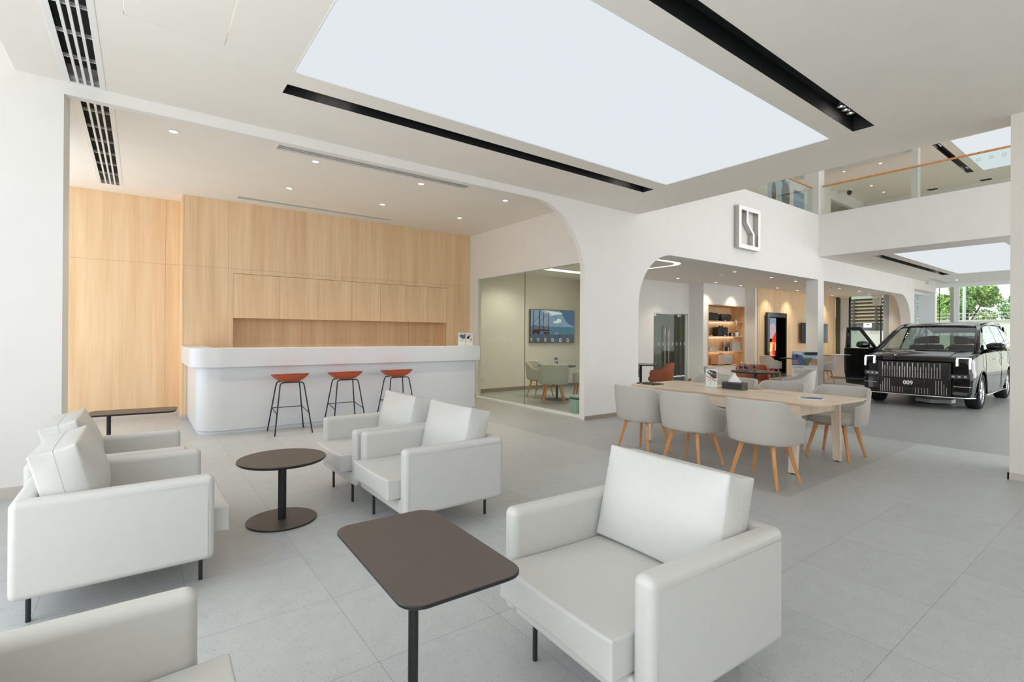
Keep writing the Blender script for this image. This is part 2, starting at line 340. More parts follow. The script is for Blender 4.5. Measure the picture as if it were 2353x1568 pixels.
# bar room ceiling
G2 = (-0.545, -0.255, 6.60, 10.42); V1 = (1.41, 4.30, 6.87, 7.06); V2 = (1.37, 4.25, 9.895, 10.05)
bm = bmesh.new(); holes(bm, (-1.5, 6.5), (6.42, 11.1), [G2, V1, V2], RC, RC+0.25); struct(fin(bm, 'ceiling', M_CEIL))
grille(*G2, RC, 'long white air grille in the bar room ceiling, left side', 8)
def linear(x0, x1, y0, y1, z, label, n):
    t = thing('linear_diffuser', label, 'air vent', ((x0+x1)/2, (y0+y1)/2, z)); hx, hy = (x1-x0)/2, (y1-y0)/2
    bm = bmesh.new(); box(bm, -hx, hx, -hy, hy, 0.06, 0.08); fin(bm, 'duct', M_VENTD, t)
    bm = bmesh.new(); holes(bm, (-hx-.02, hx+.02), (-hy-.02, hy+.02), [(-hx, hx, -hy, hy)], -0.005, 0.0); fin(bm, 'frame', M_WHITE, t)
    for k in range(n):
        y = -hy+(2*hy)*(k+.5)/n
        bm = bmesh.new(); prism(bm, [(y-hy/n*.30, 0.0), (y+hy/n*.10, 0.0), (y+hy/n*.40, 0.03), (y+hy/n*.1, 0.03)], -hx, hx, 'X'); fin(bm, 'slat', M_WHITE, t)
linear(*V1, RC, 'white linear air diffuser in the bar room ceiling, behind the beam', 3)
linear(*V2, RC, 'white linear air diffuser in the ceiling close to the wood wall', 3)
def dl_make():
    t = thing('downlight', '', 'downlight')
    bm = bmesh.new(); lathe(bm, [(0.045, 0.0), (0.045, -0.006), (0.058, -0.004), (0.06, 0.0)], (0, 0, 0), 24); fin(bm, 'trim_ring', M_WHITE, t, smooth=True)
    bm = bmesh.new(); cyl(bm, 0, 0, -0.004, -0.0015, 0.0445, 20); fin(bm, 'lens', M_LAMP, t)
    return t
DL = [None]
def downlight(x, y, z, label, power=0, group=None, spot=100, col=WARM):
    if DL[0] is None: DL[0] = dl_make(); t = DL[0]; t.location = (x, y, z-.0008); t['label'] = label
    else: t = dup(DL[0], (x, y, z-.0008), 0, label)
    if group: t['group'] = group
    if power:
        s = bpy.data.lights.new('spot', 'SPOT'); s.energy = power; s.spot_size = math.radians(spot); s.spot_blend = 0.7; s.shadow_soft_size = 0.05; s.color = col
        so = bpy.data.objects.new('downlight_beam', s); COL.objects.link(so); so.location = (x, y, z-0.02)
for (x, y, l) in ((0.307, 7.216, 'left-most downlight of the front row above the bar'), (1.957, 7.24, 'second downlight from the left in the front row above the bar'),
                  (3.597, 7.26, 'third downlight from the left in the front row above the bar'), (5.235, 7.22, 'right-most downlight of the front row above the bar'),
                  (1.971, 8.83, 'left downlight of the rear row above the bar'), (3.595, 8.85, 'middle downlight of the rear row above the bar'), (5.271, 8.877, 'right downlight of the rear row above the bar')):
    downlight(x, y, RC, 'small round '+l, 55, 'downlights above the bar')

# arch wall
def arc(cx, cy, rx, ry, a0, a1, n=18): return [(cx+rx*math.cos(math.radians(a0+(a1-a0)*k/n)), cy+ry*math.sin(math.radians(a0+(a1-a0)*k/n))) for k in range(n+1)]
pl = [(-3.0, 0), (-0.592, 0), (-0.592, 3.77)] + arc(5.20, 2.50, 1.15, 1.27, 90, 0, 22) + [(6.35, 0), (6.60, 0), (6.60, 4.3), (-3.0, 4.3)]
bm = bmesh.new(); prism(bm, pl, Y1, 6.42, 'Y'); struct(fin(bm, 'wall_back', M_WALL)); struct(obox('wall_pier', (-3.0, -0.593, 6.42, 6.835, 0, RC+.2), M_WALL))
pr = [(6.60, 0), (7.83, 0), (7.83, 2.10)] + arc(8.93, 2.10, 1.10, 1.10, 180, 90, 22) + [(15.99, 3.203), (15.99, 0), (16.39, 0), (16.39, 3.203)] + arc(23.36, 2.02, 1.20, 1.17, 90, 0, 22) + [(24.56, 0), (25.0, 0), (25.0, 5.12), (6.60, 5.12)]
bm = bmesh.new(); prism(bm, pr, Y1, 6.65, 'Y'); struct(fin(bm, 'wall_back', M_WALL))
for n_, b in (('trim_1', (-3.0, -0.600, Y1-0.012, Y1-0.0005, 0, 0.10)), ('trim_2', (6.36, 7.82, Y1-0.012, Y1-0.0005, 0, 0.065)), ('trim_3', (16.0, 16.385, Y1-0.012, Y1-0.0005, 0, 0.065))):
    struct(obox(n_, b, M_BASEW if n_ == 'trim_1' else M_BASE))
# left facade : glazing mullions beyond the frame
for k, y in enumerate((-3.0, -0.6, 1.8, 4.2, 6.2)):
    struct(obox('trim_%d' % (10+k), (-1.75, -1.69, y-.04, y+.04, 0, 3.9), M_METAL))
struct(obox('wall_rear', (-1.8, 7.43, -3.6, -3.5, 0, 4.1), M_WALL))
# bar room
struct(obox('wall_left', (-1.6, -1.5, 6.82, 8.0, 0, 4.1), M_WALL))
def wood_wall(name, x0, x1, z0, z1, yf, xs, zs, hl, m=M_WOOD, th=0.02):
    """panelling with fine open joints over a dark backing"""
    bm = bmesh.new(); g = 0.0012
    xs = [x0]+xs+[x1]; zs = [z0]+zs+[z1]
    for i in range(len(xs)-1):
        for j in range(len(zs)-1):
            a = (xs[i]+g, xs[i+1]-g, zs[j]+g, zs[j+1]-g); h = [q for q in hl if q[0] < a[1] and q[1] > a[0] and q[2] < a[3] and q[3] > a[2]]
            h2 = [(max(q[0], a[0]), min(q[1], a[1]), max(q[2], a[2]), min(q[3], a[3])) for q in h]
            holes(bm, a[:2], a[2:], h2, yf, yf+th, 'Y')
    return struct(fin(bm, name, m))
WY = 10.37; XL, XR = 0.603, 6.47
CB = (1.362, 5.815, 1.0, 2.618)
M_JOINT = mat('joint_tan', srgb(188, 152, 114), 0.9, noise=0.02)  # tan backing and strips that show as wood panel joints
wood_wall('wall_far', XL, XR, 0.08, RC, WY, [1.28, 2.60, 3.85, 5.00, 5.93], [2.70], [CB])
bm = bmesh.new(); holes(bm, (XL, XR), (0.0, RC), [CB], WY+.02, WY+.04, 'Y'); struct(fin(bm, 'wall_far', M_JOINT))
struct(obox('trim_4', (XL+.001, XR, WY-.006, WY+.02, 0, 0.08), M_BASEW))
# niche behind the counter
bm = bmesh.new(); box(bm, CB[0]-.02, CB[1]+.02, WY+.36, WY+.38, 0.99, 2.64); box(bm, CB[0]-.02, CB[0]-.001, WY+.04, WY+.36, 0.99, 2.64); box(bm, CB[1]+.001, CB[1]+.02, WY+.04, WY+.36, 0.99, 2.64)
box(bm, CB[0], CB[1], WY+.04, WY+.36, 2.62, 2.64); box(bm, CB[0], CB[1], WY+.0, WY+.36, 0.98, 1.0); struct(fin(bm, 'wall_niche', M_WOOD))
for k, px in enumerate((2.66, 3.86, 5.02)): struct(obox('trim_%d' % (20+k), (px, px+.004, WY+.357, WY+.3599, 1.0, 1.80), M_JOINT))
# recess to the left
wood_wall('wall_recess', -1.5, 0.60, 0.08, RC, 10.97, [0.36], [2.76], [])
struct(obox('wall_recess', (-1.5, 0.60, 10.99, 11.05, 0, RC), M_JOINT))
struct(obox('wall_side', (0.578, 0.602, 10.371, 10.97, 0.08, RC), M_WOOD)); struct(obox('trim_5', (-1.5, 0.572, 10.955, 10.969, 0, 0.08), M_BASEW)); struct(obox('trim_6', (0.572, 0.602, 10.365, 10.969, 0, 0.08), M_BASEW))
# upper cabinets
cx = [1.362, 2.15, 2.875, 3.545, 4.17, 4.76, 5.29, 5.815]
ordn = ['first', 'second', 'third', 'fourth', 'fifth', 'sixth', 'seventh']
cbx = [Vector(q).x for q in ()]
PXC = [1.362, 2.158, 2.885, 3.557, 4.187, 4.776, 5.309, 5.815]
for k in range(7):
    a, b = PXC[k]+.0022, PXC[k+1]-.0022
    t = thing('wall_cabinet', '%s pale wood wall cabinet from the left, above the white bar counter' % ordn[k], 'cabinet', ((a+b)/2, WY, 1.80), 0, 'wall cabinets above the bar'); h = (b-a)/2
    bm = bmesh.new(); box(bm, -h, h, .022, .34, 0.0, .812); fin(bm, 'body', M_WOOD, t)
    bm = bmesh.new(); box(bm, -h, h, 0.002, .021, -0.004, .812); fin(bm, 'door', M_WOOD, t)
# side wall with the meeting room window
GX = 6.47
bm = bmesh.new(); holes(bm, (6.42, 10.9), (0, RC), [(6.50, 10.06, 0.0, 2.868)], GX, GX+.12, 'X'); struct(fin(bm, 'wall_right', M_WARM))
fr = thing('glass_partition', 'white framed glass partition of the meeting room beside the bar', 'glass partition', (GX+.03, 8.3, 0))
def loc(bmf, name, m, parent, **k):
    bm = bmesh.new(); bmf(bm); return fin(bm, name, m, parent, **k)
y0, y1 = 6.60-8.3, 10.055-8.3
y0 = 6.505-8.3
loc(lambda b: holes(b, (y0, y1), (0.001, 2.864), [(y0+.03, y1-.035, .045, 2.845)], -0.06, 0.05, 'X'), 'frame', M_WHITE, fr)
for n_, (a, b_) in enumerate(((y0+.031, 8.235-8.3-.004), (8.235-8.3+.004, y1-.036))):
    pn = loc(lambda b: box(b, -0.006, 0.006, a, b_, 0.046, 2.844), 'pane', M_GLASSG, fr)
loc(lambda b: box(b, -0.007, 0.007, 8.235-8.3-.0018, 8.235-8.3+.0018, .046, 2.844), 'joint', mat('dark_silicone', srgb(96, 98, 92), 0.5, noise=.05), fr)
def logo_bars(bm, w, h, t, d0, d1, st=1.0, mw=None):
    """square frame mark with a bent stroke inside; local x right, y up, origin centre, between depths d0 and d1"""
    def pr2(pts):
        vsA = [Vector((p[0], p[1], d0)) for p in pts]; vsB = [Vector((p[0], p[1], d1)) for p in pts]
        if mw is not None: vsA = [mw @ v for v in vsA]; vsB = [mw @ v for v in vsB]
        A = [bm.verts.new(v) for v in vsA]; B = [bm.verts.new(v) for v in vsB]; n = len(A)
        bm.faces.new(A); bm.faces.new(B[::-1])
        for i in range(n): bm.faces.new((A[i], A[(i+1) % n], B[(i+1) % n], B[i]))
    X0, X1, Z0, Z1 = -w/2, w/2, -h/2, h/2
    pr2(R(X0, X0+t, Z0, Z1)); pr2(R(X1-t, X1, Z0, Z1)); pr2(R(X0+t, X1-t, Z0, Z0+t*.9)); pr2(R(X0+t, X1-t, Z1-t*.9, Z1))
    a, b = w*-.16, w*.14; s = t*.85*st; zt, zb = h*.13, -h*.13
    pr2([(a, Z1-t*.9), (a, zt), (a+s, zt+s*.25), (a+s, Z1-t*.9)])
    pr2([(a, zt), (b, zb), (b+s, zb+s*.25), (a+s, zt+s*.25)])
    pr2([(b, zb), (b, Z0+t*.9), (b+s, Z0+t*.9), (b+s, zb+s*.25)])
M_DECAL = mat('white_decal', (0.85, 0.87, 0.86, 1), 0.5, noise=.01)
M_DECALG = mat('grey_decal', srgb(150, 160, 156), 0.5, noise=.01)
bm = bmesh.new()
for y in (8.003, 7.786, 7.563, 7.343, 7.119, 6.905): logo_bars(bm, .058, .066, .006, 0.0, 0.0008, mw=frameX(-0.0065, y-8.3, 1.42))
for y in (8.5, 8.72, 8.94, 9.16, 9.38, 9.6): logo_bars(bm, .058, .066, .004, 0.0, 0.0008, mw=frameX(-0.0065, y-8.3, 1.42))
fin(bm, 'decals', M_DECAL, fr)
struct(obox('trim_7', (GX-.012, GX-.001, 10.06, 10.369, 0, .08), M_BASE))
# meeting room
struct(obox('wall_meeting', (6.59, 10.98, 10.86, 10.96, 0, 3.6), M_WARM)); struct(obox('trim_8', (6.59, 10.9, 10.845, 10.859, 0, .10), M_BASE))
bm = bmesh.new(); prism(bm, [(7.70, 6.65), (7.82, 6.65), (11.05, 10.86), (10.95, 10.86)], 0, 3.3); struct(fin(bm, 'wall_meeting', M_WALL))
bm = bmesh.new(); prism(bm, [(6.60, 6.66), (7.69, 6.66), (10.93, 10.85), (10.93, 9.76), (7.4, 9.76), (7.4, 9.44), (9.86, 9.44)][:0] or [(6.60, 6.66), (7.69, 6.66), (9.82, 9.44), (6.60, 9.44)], 3.2, 3.29); prism(bm, [(6.60, 9.76), (10.07, 9.76), (10.92, 10.85), (6.60, 10.85)], 3.2, 3.29); struct(fin(bm, 'ceiling', M_WALL))
struct(obox('trim_9', (7.35, 9.95, 9.4, 9.8, 3.30, 3.32), M_WHITE))
t = thing('meeting_light', 'recessed light trough in the meeting room ceiling', 'ceiling light', (8.65, 9.6, 3.29)); bm = bmesh.new(); box(bm, -1.2, 1.2, -.12, .12, -.02, .0); fin(bm, 'diffuser', emis('meeting_lamp', (1.0, .93, .80, 1), 5.0), t)
for k, (x, y) in enumerate(((7.6, 7.9), (8.9, 8.9), (7.7, 10.0))): downlight(x, y, 3.2, 'added unseen downlight in the meeting room ceiling, %s of three' % ('nearest', 'middle', 'farthest')[k], 60, 'added meeting room downlights', 140, (1, .93, .82))  # added lamps, out of view, to light the meeting room
# cafe shell
CC = 3.30
bm = bmesh.new(); prism(bm, [(7.83, 6.65), (25.0, 6.65), (25.0, 12.6), (11.06, 12.6), (11.06, 10.87)], CC, CC+.08); struct(fin(bm, 'ceiling', M_CEIL))
struct(obox('wall_upper_floor', (6.61, 28.0, 6.66, 12.6, CC+.09, 5.12), M_WALL))
DX0, DX1, DZ = 13.11, 14.97, 2.27
bm = bmesh.new(); holes(bm, (10.29, 15.05), (0, CC), [(DX0, DX1, 0, DZ)], 9.98, 10.10, 'Y'); struct(fin(bm, 'wall_cafe', M_WALL))
NX0, NX1, NZ0, NZ1 = 15.31, 17.69, 0.475, 2.62
bm = bmesh.new(); holes(bm, (15.05, 17.95), (0, CC), [(NX0, NX1, NZ0, NZ1)], 9.45, 9.6, 'Y'); box(bm, 15.05, 15.2, 9.6, 10.10, 0, CC); struct(fin(bm, 'wall_cafe', M_WALL))
struct(obox('wall_cafe', (17.80, 17.95, 9.12, 9.45, 0, CC), M_WALL))
struct(obox('trim_30', (15.035, 15.049, 9.45, 9.98, 0, .07), M_BASE)); struct(obox('trim_31', (14.99, 15.035, 9.965, 9.979, 0, .07), M_BASE))
wood_wall('wall_cafe_panel', 17.96, 24.85, 0.0, CC, 9.10, [19.94, 21.9, 23.9], [2.64], [])
struct(obox('wall_cafe_panel', (17.96, 24.85, 9.12, 9.2, 0, CC), M_JOINT))
# warm cove light ring
t = thing('ring_light', 'warm rounded ring of light set in the cafe ceiling', 'ceiling light', (10.07, 8.0, CC))
o_, i_ = rrect(-.77, .78, -.80, .78, .5), rrect(-.62, .63, -.65, .63, .38)
bm = bmesh.new(); A = [bm.verts.new((p[0], p[1], -.002)) for p in o_]; B = [bm.verts.new((p[0], p[1], -.002)) for p in i_]
A2 = [bm.verts.new((p[0], p[1], -.0008)) for p in o_]; B2 = [bm.verts.new((p[0], p[1], -.0008)) for p in i_]
for k in range(len(A)):
    q = (k+1) % len(A); bm.faces.new((A[k], A[q], B[q], B[k])); bm.faces.new((A2[k], B2[k], B2[q], A2[q])); bm.faces.new((A[k], A2[k], A2[q], A[q])); bm.faces.new((B[k], B[q], B2[q], B2[k]))
fin(bm, 'diffuser', M_RING, t)
k_ = 0
for (x, y, l) in ((13.12, 7.294, 'front-left, just inside the first arch'), (15.197, 7.297, 'second of the front row inside the arch'), (16.806, 7.299, 'third of the front row, near the pillar'),
                  (13.219, 9.167, 'above the glass door'), (15.166, 9.079, 'left, above the display niche'), (16.766, 9.092, 'right, above the display niche'), (18.553, 8.69, 'above the tall poster screen'),
                  (20.167, 8.695, 'along the wood wall left of the pillar'), (20.33, 7.319, 'right of the pillar, front'), (23.487, 8.738, 'right of the pillar, next to the wood wall'), (22.2, 7.32, 'right of the pillar, middle'), (24.1, 7.6, 'nearest the far window')):
    downlight(x, y, CC, 'small round cafe downlight, '+l, 62 if y > 8 else 62, 'downlights in the cafe ceiling')
def detector(x, y, z, lab):
    t = thing('smoke_detector', lab, 'smoke detector', (x, y, z)); bm = bmesh.new(); lathe(bm, [(0, 0), (.06, 0), (.055, -.02), (.03, -.05), (0, -.052)], n=20); fin(bm, 'housing', M_WHITE, t, smooth=True)
    bm = bmesh.new(); lathe(bm, [(0.047, -.031), (.049, -.031), (.047, -.036), (.045, -.036)], n=20); fin(bm, 'sensor_ring', M_VENTD, t)
detector(13.317, 7.813, CC, 'white smoke detector on the cafe ceiling left of the pillar'); detector(19.63, 7.32, CC, 'white smoke detector on the cafe ceiling right of the pillar')
# showroom hall
PC = (17.02, 24.1, 2.53, 4.80); SC = (17.02, 24.12, 5.05, 5.27); SC2 = (17.02, 24.1, 2.08, 2.29)
bm = bmesh.new(); holes(bm, (16.201, 28.0), (-3.4, Y1), [PC, SC, SC2], 3.88, 4.2); struct(fin(bm, 'ceiling', M_CEIL))
light_panel('light_panel', *PC, 3.88, 'white luminous ceiling panel above the black car')
slot_channel('ceiling_slot', *SC, 3.88, 'black ceiling slot beside the luminous panel above the car')
slot_channel('ceiling_slot', *SC2, 3.88, 'black ceiling slot over the car, mostly behind the right pier')
struct(obox('wall_balcony', (16.0, 16.2, -3.4, Y1-.001, 3.88, 5.12), M_WALL))
bm = bmesh.new(); box(bm, 16.2, 28.0, -3.4, Y1, 4.9, 5.12); struct(fin(bm, 'floor', M_CEIL))
# upper ceiling
UPn = (21.264, 26.03, 2.15, 4.465); US = (21.27, 25.96, 4.72, 4.93)
bm = bmesh.new(); holes(bm, (7.8, 28.0), (-3.4, 12.6), [UPn, US], UP, UP+.25); struct(fin(bm, 'ceiling', M_CEIL))
light_panel('light_panel', *UPn, UP, 'white luminous panel in the upper floor ceiling behind the handrail')
slot_channel('ceiling_slot', *US, UP, 'black ceiling slot in the upper floor ceiling')
k_ = 0
for (x, y) in ((22.01, 7.79), (22.01, 6.6), (23.5, 7.8), (23.49, 6.6), (24.96, 7.8), (24.96, 9.0), (26.46, 7.8), (26.46, 6.59), (26.47, 9.03)):
    downlight(x, y, UP, 'small upper floor downlight seen through the balcony glass, %s row, %s' % ({22: 'nearest', 24: 'second', 23: 'second', 25: 'third', 26: 'farthest', 27: 'farthest'}[int(x+.5)], 'right' if y < 7 else ('left' if y < 8.5 else 'far left')), 30, 'upper floor downlights')
linear(27.5, 27.8, 3.9, 7.3, UP, 'slim air diffuser in the upper floor ceiling', 2)
struct(obox('wall_upper_side', (7.55, 7.795, -3.4, 12.6, 5.13, UP+.2), M_WALL)); struct(obox('wall_upper_side', (7.55, 7.795, -3.4, Y1-.01, C+.26, 5.125), M_WALL)); struct(obox('wall_upper_back', (7.8, 28, 12.5, 12.6, 5.12, UP), M_WALL)); struct(obox('wall_upper_far', (28.0, 28.1, -3.4, 12.6, 5.12, UP+.25), M_WALL))
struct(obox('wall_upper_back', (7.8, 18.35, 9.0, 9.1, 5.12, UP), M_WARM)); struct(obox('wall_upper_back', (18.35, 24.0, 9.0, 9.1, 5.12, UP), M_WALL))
struct(obox('wall_upper_pillar', (16.0, 16.39, Y1, Y1+.4, 5.12, UP), M_WALL))
struct(obox('wall_upper_pillar', (20.0, 20.25, 4.98, 5.15, 5.12, UP), M_WALL))
bm = bmesh.new(); box(bm, 24.0, 27.9, 9.0, 9.2, UP-.45, UP-.001); box(bm, 20.3, 20.6, 5.2, 12.4, UP-.35, UP-.001); struct(fin(bm, 'wall_upper_beam', M_WALL))
def railing(name, label, pts0, pts1, zb, zt, splits, axis):
    t = thing(name, label, 'railing', (pts0[0], pts0[1], zb)); dx, dy = pts1[0]-pts0[0], pts1[1]-pts0[1]; L = math.hypot(dx, dy); ux, uy = dx/L, dy/L
    t.rotation_euler = (0, 0, math.atan2(dy, dx)); s = [0]+splits+[L]
    for i in range(len(s)-1): loc(lambda b: box(b, s[i]+.008, s[i+1]-.008, -.008, .008, -.02, zt-zb-.02), 'glass_pane', M_GLASSB, t)
    for q in s[1:-1]: loc(lambda b: box(b, q-.0075, q+.0075, -.0075, .0075, 0.0, zt-zb-.02), 'glass_joint', M_FROST, t)
    loc(lambda b: box(b, 0.03, L, -.022, .022, zt-zb-.02, zt-zb+.025), 'handrail', M_CLEG, t, bevel=.006)
    return t
ra = railing('glass_railing', 'balcony glass balustrade with oak handrail above the car showroom', (16.08, 6.28), (16.08, -3.2), 5.121, 5.95, [2.3, 4.56, 6.9], 0)
bm = bmesh.new()
for y in (5.99, 2.848, 2.624, 2.401): logo_bars(bm, .075, .07, .006, 0, .001, mw=Matrix(((1, 0, 0, 6.28-y), (0, 0, -1, -.0095), (0, 1, 0, .67), (0, 0, 0, 1))))
fin(bm, 'decals', M_DECALG, ra)
railing('glass_railing', 'glass balustrade with oak handrail over the wall sign', (8.4, 6.48), (15.96, 6.48), 5.121, 5.95, [3.6, 5.35], 0)
# right pier
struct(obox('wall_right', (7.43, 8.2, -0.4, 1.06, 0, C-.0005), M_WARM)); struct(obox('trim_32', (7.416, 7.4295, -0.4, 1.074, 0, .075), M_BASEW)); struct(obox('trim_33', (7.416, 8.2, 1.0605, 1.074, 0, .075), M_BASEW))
# cafe end glazing
def mull(n, b, m): struct(obox(n, b, m))
M_FRAMED = mat('dark_green_frame', srgb(78, 82, 64), 0.5, noise=.05); M_FRAMEL = mat('light_aluminium', srgb(205, 210, 212), 0.4, noise=.02)
mull('trim_40', (24.86, 25.0, 8.95, 9.10, 0.0, CC), M_FRAMED); mull('trim_41', (24.92, 25.02, 8.62, 8.94, 0.0, CC), M_FRAMEL); mull('trim_42', (24.95, 25.02, 8.55, 8.615, 0, CC), M_BLACK)
mull('trim_43', (24.95, 25.02, 7.42, 7.46, 0, CC), M_BLACK); struct(obox('wall_pillar', (24.9, 25.3, 7.10, 7.34, 0, CC), mat('cool_grey_panel', srgb(188, 198, 206), 0.5, noise=.02)))
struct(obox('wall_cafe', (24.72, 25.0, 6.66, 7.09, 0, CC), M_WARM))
struct(obox('window_1', (24.98, 24.99, 7.47, 8.54, 0.06, CC-.01), M_GLASS))
# hall end facade
FX = 28.0
bm = bmesh.new(); box(bm, FX, FX+.1, -3.4, 7.3, 3.70, 5.12); box(bm, FX, FX+.3, 6.35, 6.95, 0, 3.70)
struct(fin(bm, 'wall_end', M_WHITE)); struct(obox('wall_end', (25.0, FX, 6.98, 7.10, 0, 3.88), mat('cool_white_panel', srgb(205, 216, 222), 0.5, noise=.02)))
bm = bmesh.new(); box(bm, 25.01, 28, Y1+.001, 7.1, 3.5, 3.88); struct(fin(bm, 'ceiling', M_WARM))
struct(obox('trim_50', (FX, FX+.08, 5.72, 5.84, 0, 3.7), M_METAL)); struct(obox('trim_51', (FX-.02, FX+.08, 5.55, 5.718, 0, 3.7), M_WHITE))
struct(obox('trim_52', (FX+.02, FX+.04, 6.20, 6.22, 0, 3.7), M_VENTD)); struct(obox('trim_53', (FX, FX+.1, -3.4, 6.35, 0.0, 0.30), M_WHITE))
struct(obox('trim_54', (FX, FX+.06, 2.2, 2.28, 0.3, 3.7), M_METAL))
struct(obox('window_2', (FX+.02, FX+.035, 2.3, 5.54, .31, 3.69), M_GLASS)); struct(obox('window_3', (FX+.02, FX+.035, 5.85, 6.19, .31, 3.69), M_GLASS))
struct(obox('window_4', (FX+.02, FX+.035, -3.3, 2.19, .31, 3.69), M_GLASS))
linear(25.2, 27.6, 5.78, 6.02, 3.88, 'white linear vent in the ceiling next to the far window front', 3)
t = thing('ceiling_sensor', 'small white boxy sensor under the far hall ceiling', 'sensor', (26.6, 6.15, 3.88)); loc(lambda b: box(b, -.09, .09, -.09, .09, -.12, 0), 'housing', M_WHITE, t, bevel=.01)
downlight(26.6, 5.35, 3.88, 'small round downlight at the far end of the car hall ceiling')
# ================================================================== FURNITURE
def cushion(name, hx, hy, hz, m, parent, k=(.12, .06, .06), n=12, seam=True, mw=Matrix(), seam_axis=0, bev=.02, pw=4, dome=(0, 0, 0)):
    """box pillow: domed faces, soft edges, pinched corners"""
    def f(p):
        x, y, z = p
        return Vector((hx*x*(1+(dome[0] if x > 0 else dome[1])*(1-y**4)*(1-z*z)-k[0]*(abs(y)**pw*(1-z*z)+abs(z)**pw*(1-y*y))), hy*y*(1+dome[2]*(1-x*x)*(1-z*z)-k[1]*(x**4*(1-z*z)+z**4*(1-x*x))), hz*z*(1-k[2]*(x**4*(1-y*y)+y**4*(1-x*x)))))
    bm = bmesh.new(); bmesh.ops.create_cube(bm, size=2); bmesh.ops.subdivide_edges(bm, edges=bm.edges[:], cuts=n-1, use_grid_fill=True)
    for v in bm.verts: v.co = mw @ f(v.co)
    o = fin(bm, name, m, parent, bevel=bev, seg=4, angle=45)
    if seam:
        pts = []; N = 14
        for a, b in (((-1, -1), (1, -1)), ((1, -1), (1, 1)), ((1, 1), (-1, 1)), ((-1, 1), (-1, -1))):
            for i in range(N):
                s = i/N; q = (a[0]+(b[0]-a[0])*s, a[1]+(b[1]-a[1])*s)
                pts.append(mw @ f((0, q[0], q[1]) if seam_axis == 0 else (q[0], q[1], 0)))
        bm = bmesh.new(); tube(bm, pts, .0018, 6, close=True); fin(bm, 'piping', M_PIPE, o, smooth=True)
    return o
def make_armchair(label, loc_, rz, group=None):
    t = thing('armchair', label, 'armchair', loc_, rz, group)
    D, Wd, A = .87, .91, .095; z0, z1 = .18, .672
    bm = bmesh.new()
    prism(bm, [(-D/2, -Wd/2), (D/2, -Wd/2), (D/2, -Wd/2+A), (-D/2+A, -Wd/2+A), (-D/2+A, Wd/2-A), (D/2, Wd/2-A), (D/2, Wd/2), (-D/2, Wd/2)], z0, z1)
    fin(bm, 'arms_and_back', M_LEATH, t, bevel=.036, seg=5)
    bm = bmesh.new(); box(bm, -D/2+A-.01, D/2-.004, -Wd/2+A-.004, Wd/2-A+.004, z0+.004, .294); fin(bm, 'seat_base', M_LEATH, t, bevel=.022, seg=4)
    hx = (D-A+.085)/2; cxx = -D/2+A+hx+.004
    cushion('seat_cushion', hx, (Wd-2*A)/2-.004, .078, M_LEATH, t, (.012, .012, .13), 14, False, Matrix.Translation((cxx, 0, .374)), 2, .032)
    for sy in (-1, 1):
        bm = bmesh.new(); xx = cxx+hx-.0095; yy_ = sy*((Wd-2*A)/2-.004-.0095); tube(bm, [(xx, yy_, .318), (xx+.001, yy_, .374), (xx, yy_, .43)], .0016, 6); fin(bm, 'corner_seam', M_PIPE, t, smooth=True)
    mw = Matrix.Translation((-.232, 0, .665)) @ Matrix.Rotation(math.radians(-13.5), 4, 'Y')
    cushion('back_cushion', .100, .350, .235, M_LEATH, t, (.02, .02, .035), 20, True, mw, 0, .026, 4, (.62, .12, .045))
    for sy in (-1, 1):        # stitched seams along the arms
        ya = sy*(Wd/2+.0005)
        bm = bmesh.new(); tube(bm, [(-D/2+.03, ya, z1-.045), (D/2-.05, ya, z1-.045), (D/2-.036, ya, z1-.06), (D/2-.034, ya, z0+.02)], .0011, 5); fin(bm, 'stitching', M_PIPE, t, smooth=True)
    for sx in (-1, 1):
        for sy in (-1, 1):
            bm = bmesh.new(); cyl(bm, sx*(D/2-.055), sy*(Wd/2-.19), 0.0, z0+.01, .0115, 12)
            fin(bm, 'leg', M_BLACK, t, smooth=False)
    return t
GA = 'cream leather armchairs around the small tables'
ac = make_armchair('cream leather armchair in the right foreground beside the C-shaped bronze table, facing left', (1.838, 1.49, 0), PI-math.radians(2.5), GA)
dup(ac, (1.953, 3.752, 0), PI, 'cream leather armchair facing left, nearer of the middle pair, behind the bronze table', GA)
dup(ac, (1.915, 4.70, 0), PI+.01, 'cream leather armchair facing left, farther of the middle pair, closest to the bar stools', GA)
dup(ac, (-.077, 3.83, 0), 0.0, 'cream leather armchair facing right, nearer of the left pair, full side visible', GA)
dup(ac, (-.150, 4.775, 0), 0.0, 'cream leather armchair facing right, farther of the left pair, in front of the white wall', GA)
dup(ac, (-.28, 1.515, 0), 0.0, 'cream leather armchair cut off by the bottom left corner of the picture', GA)

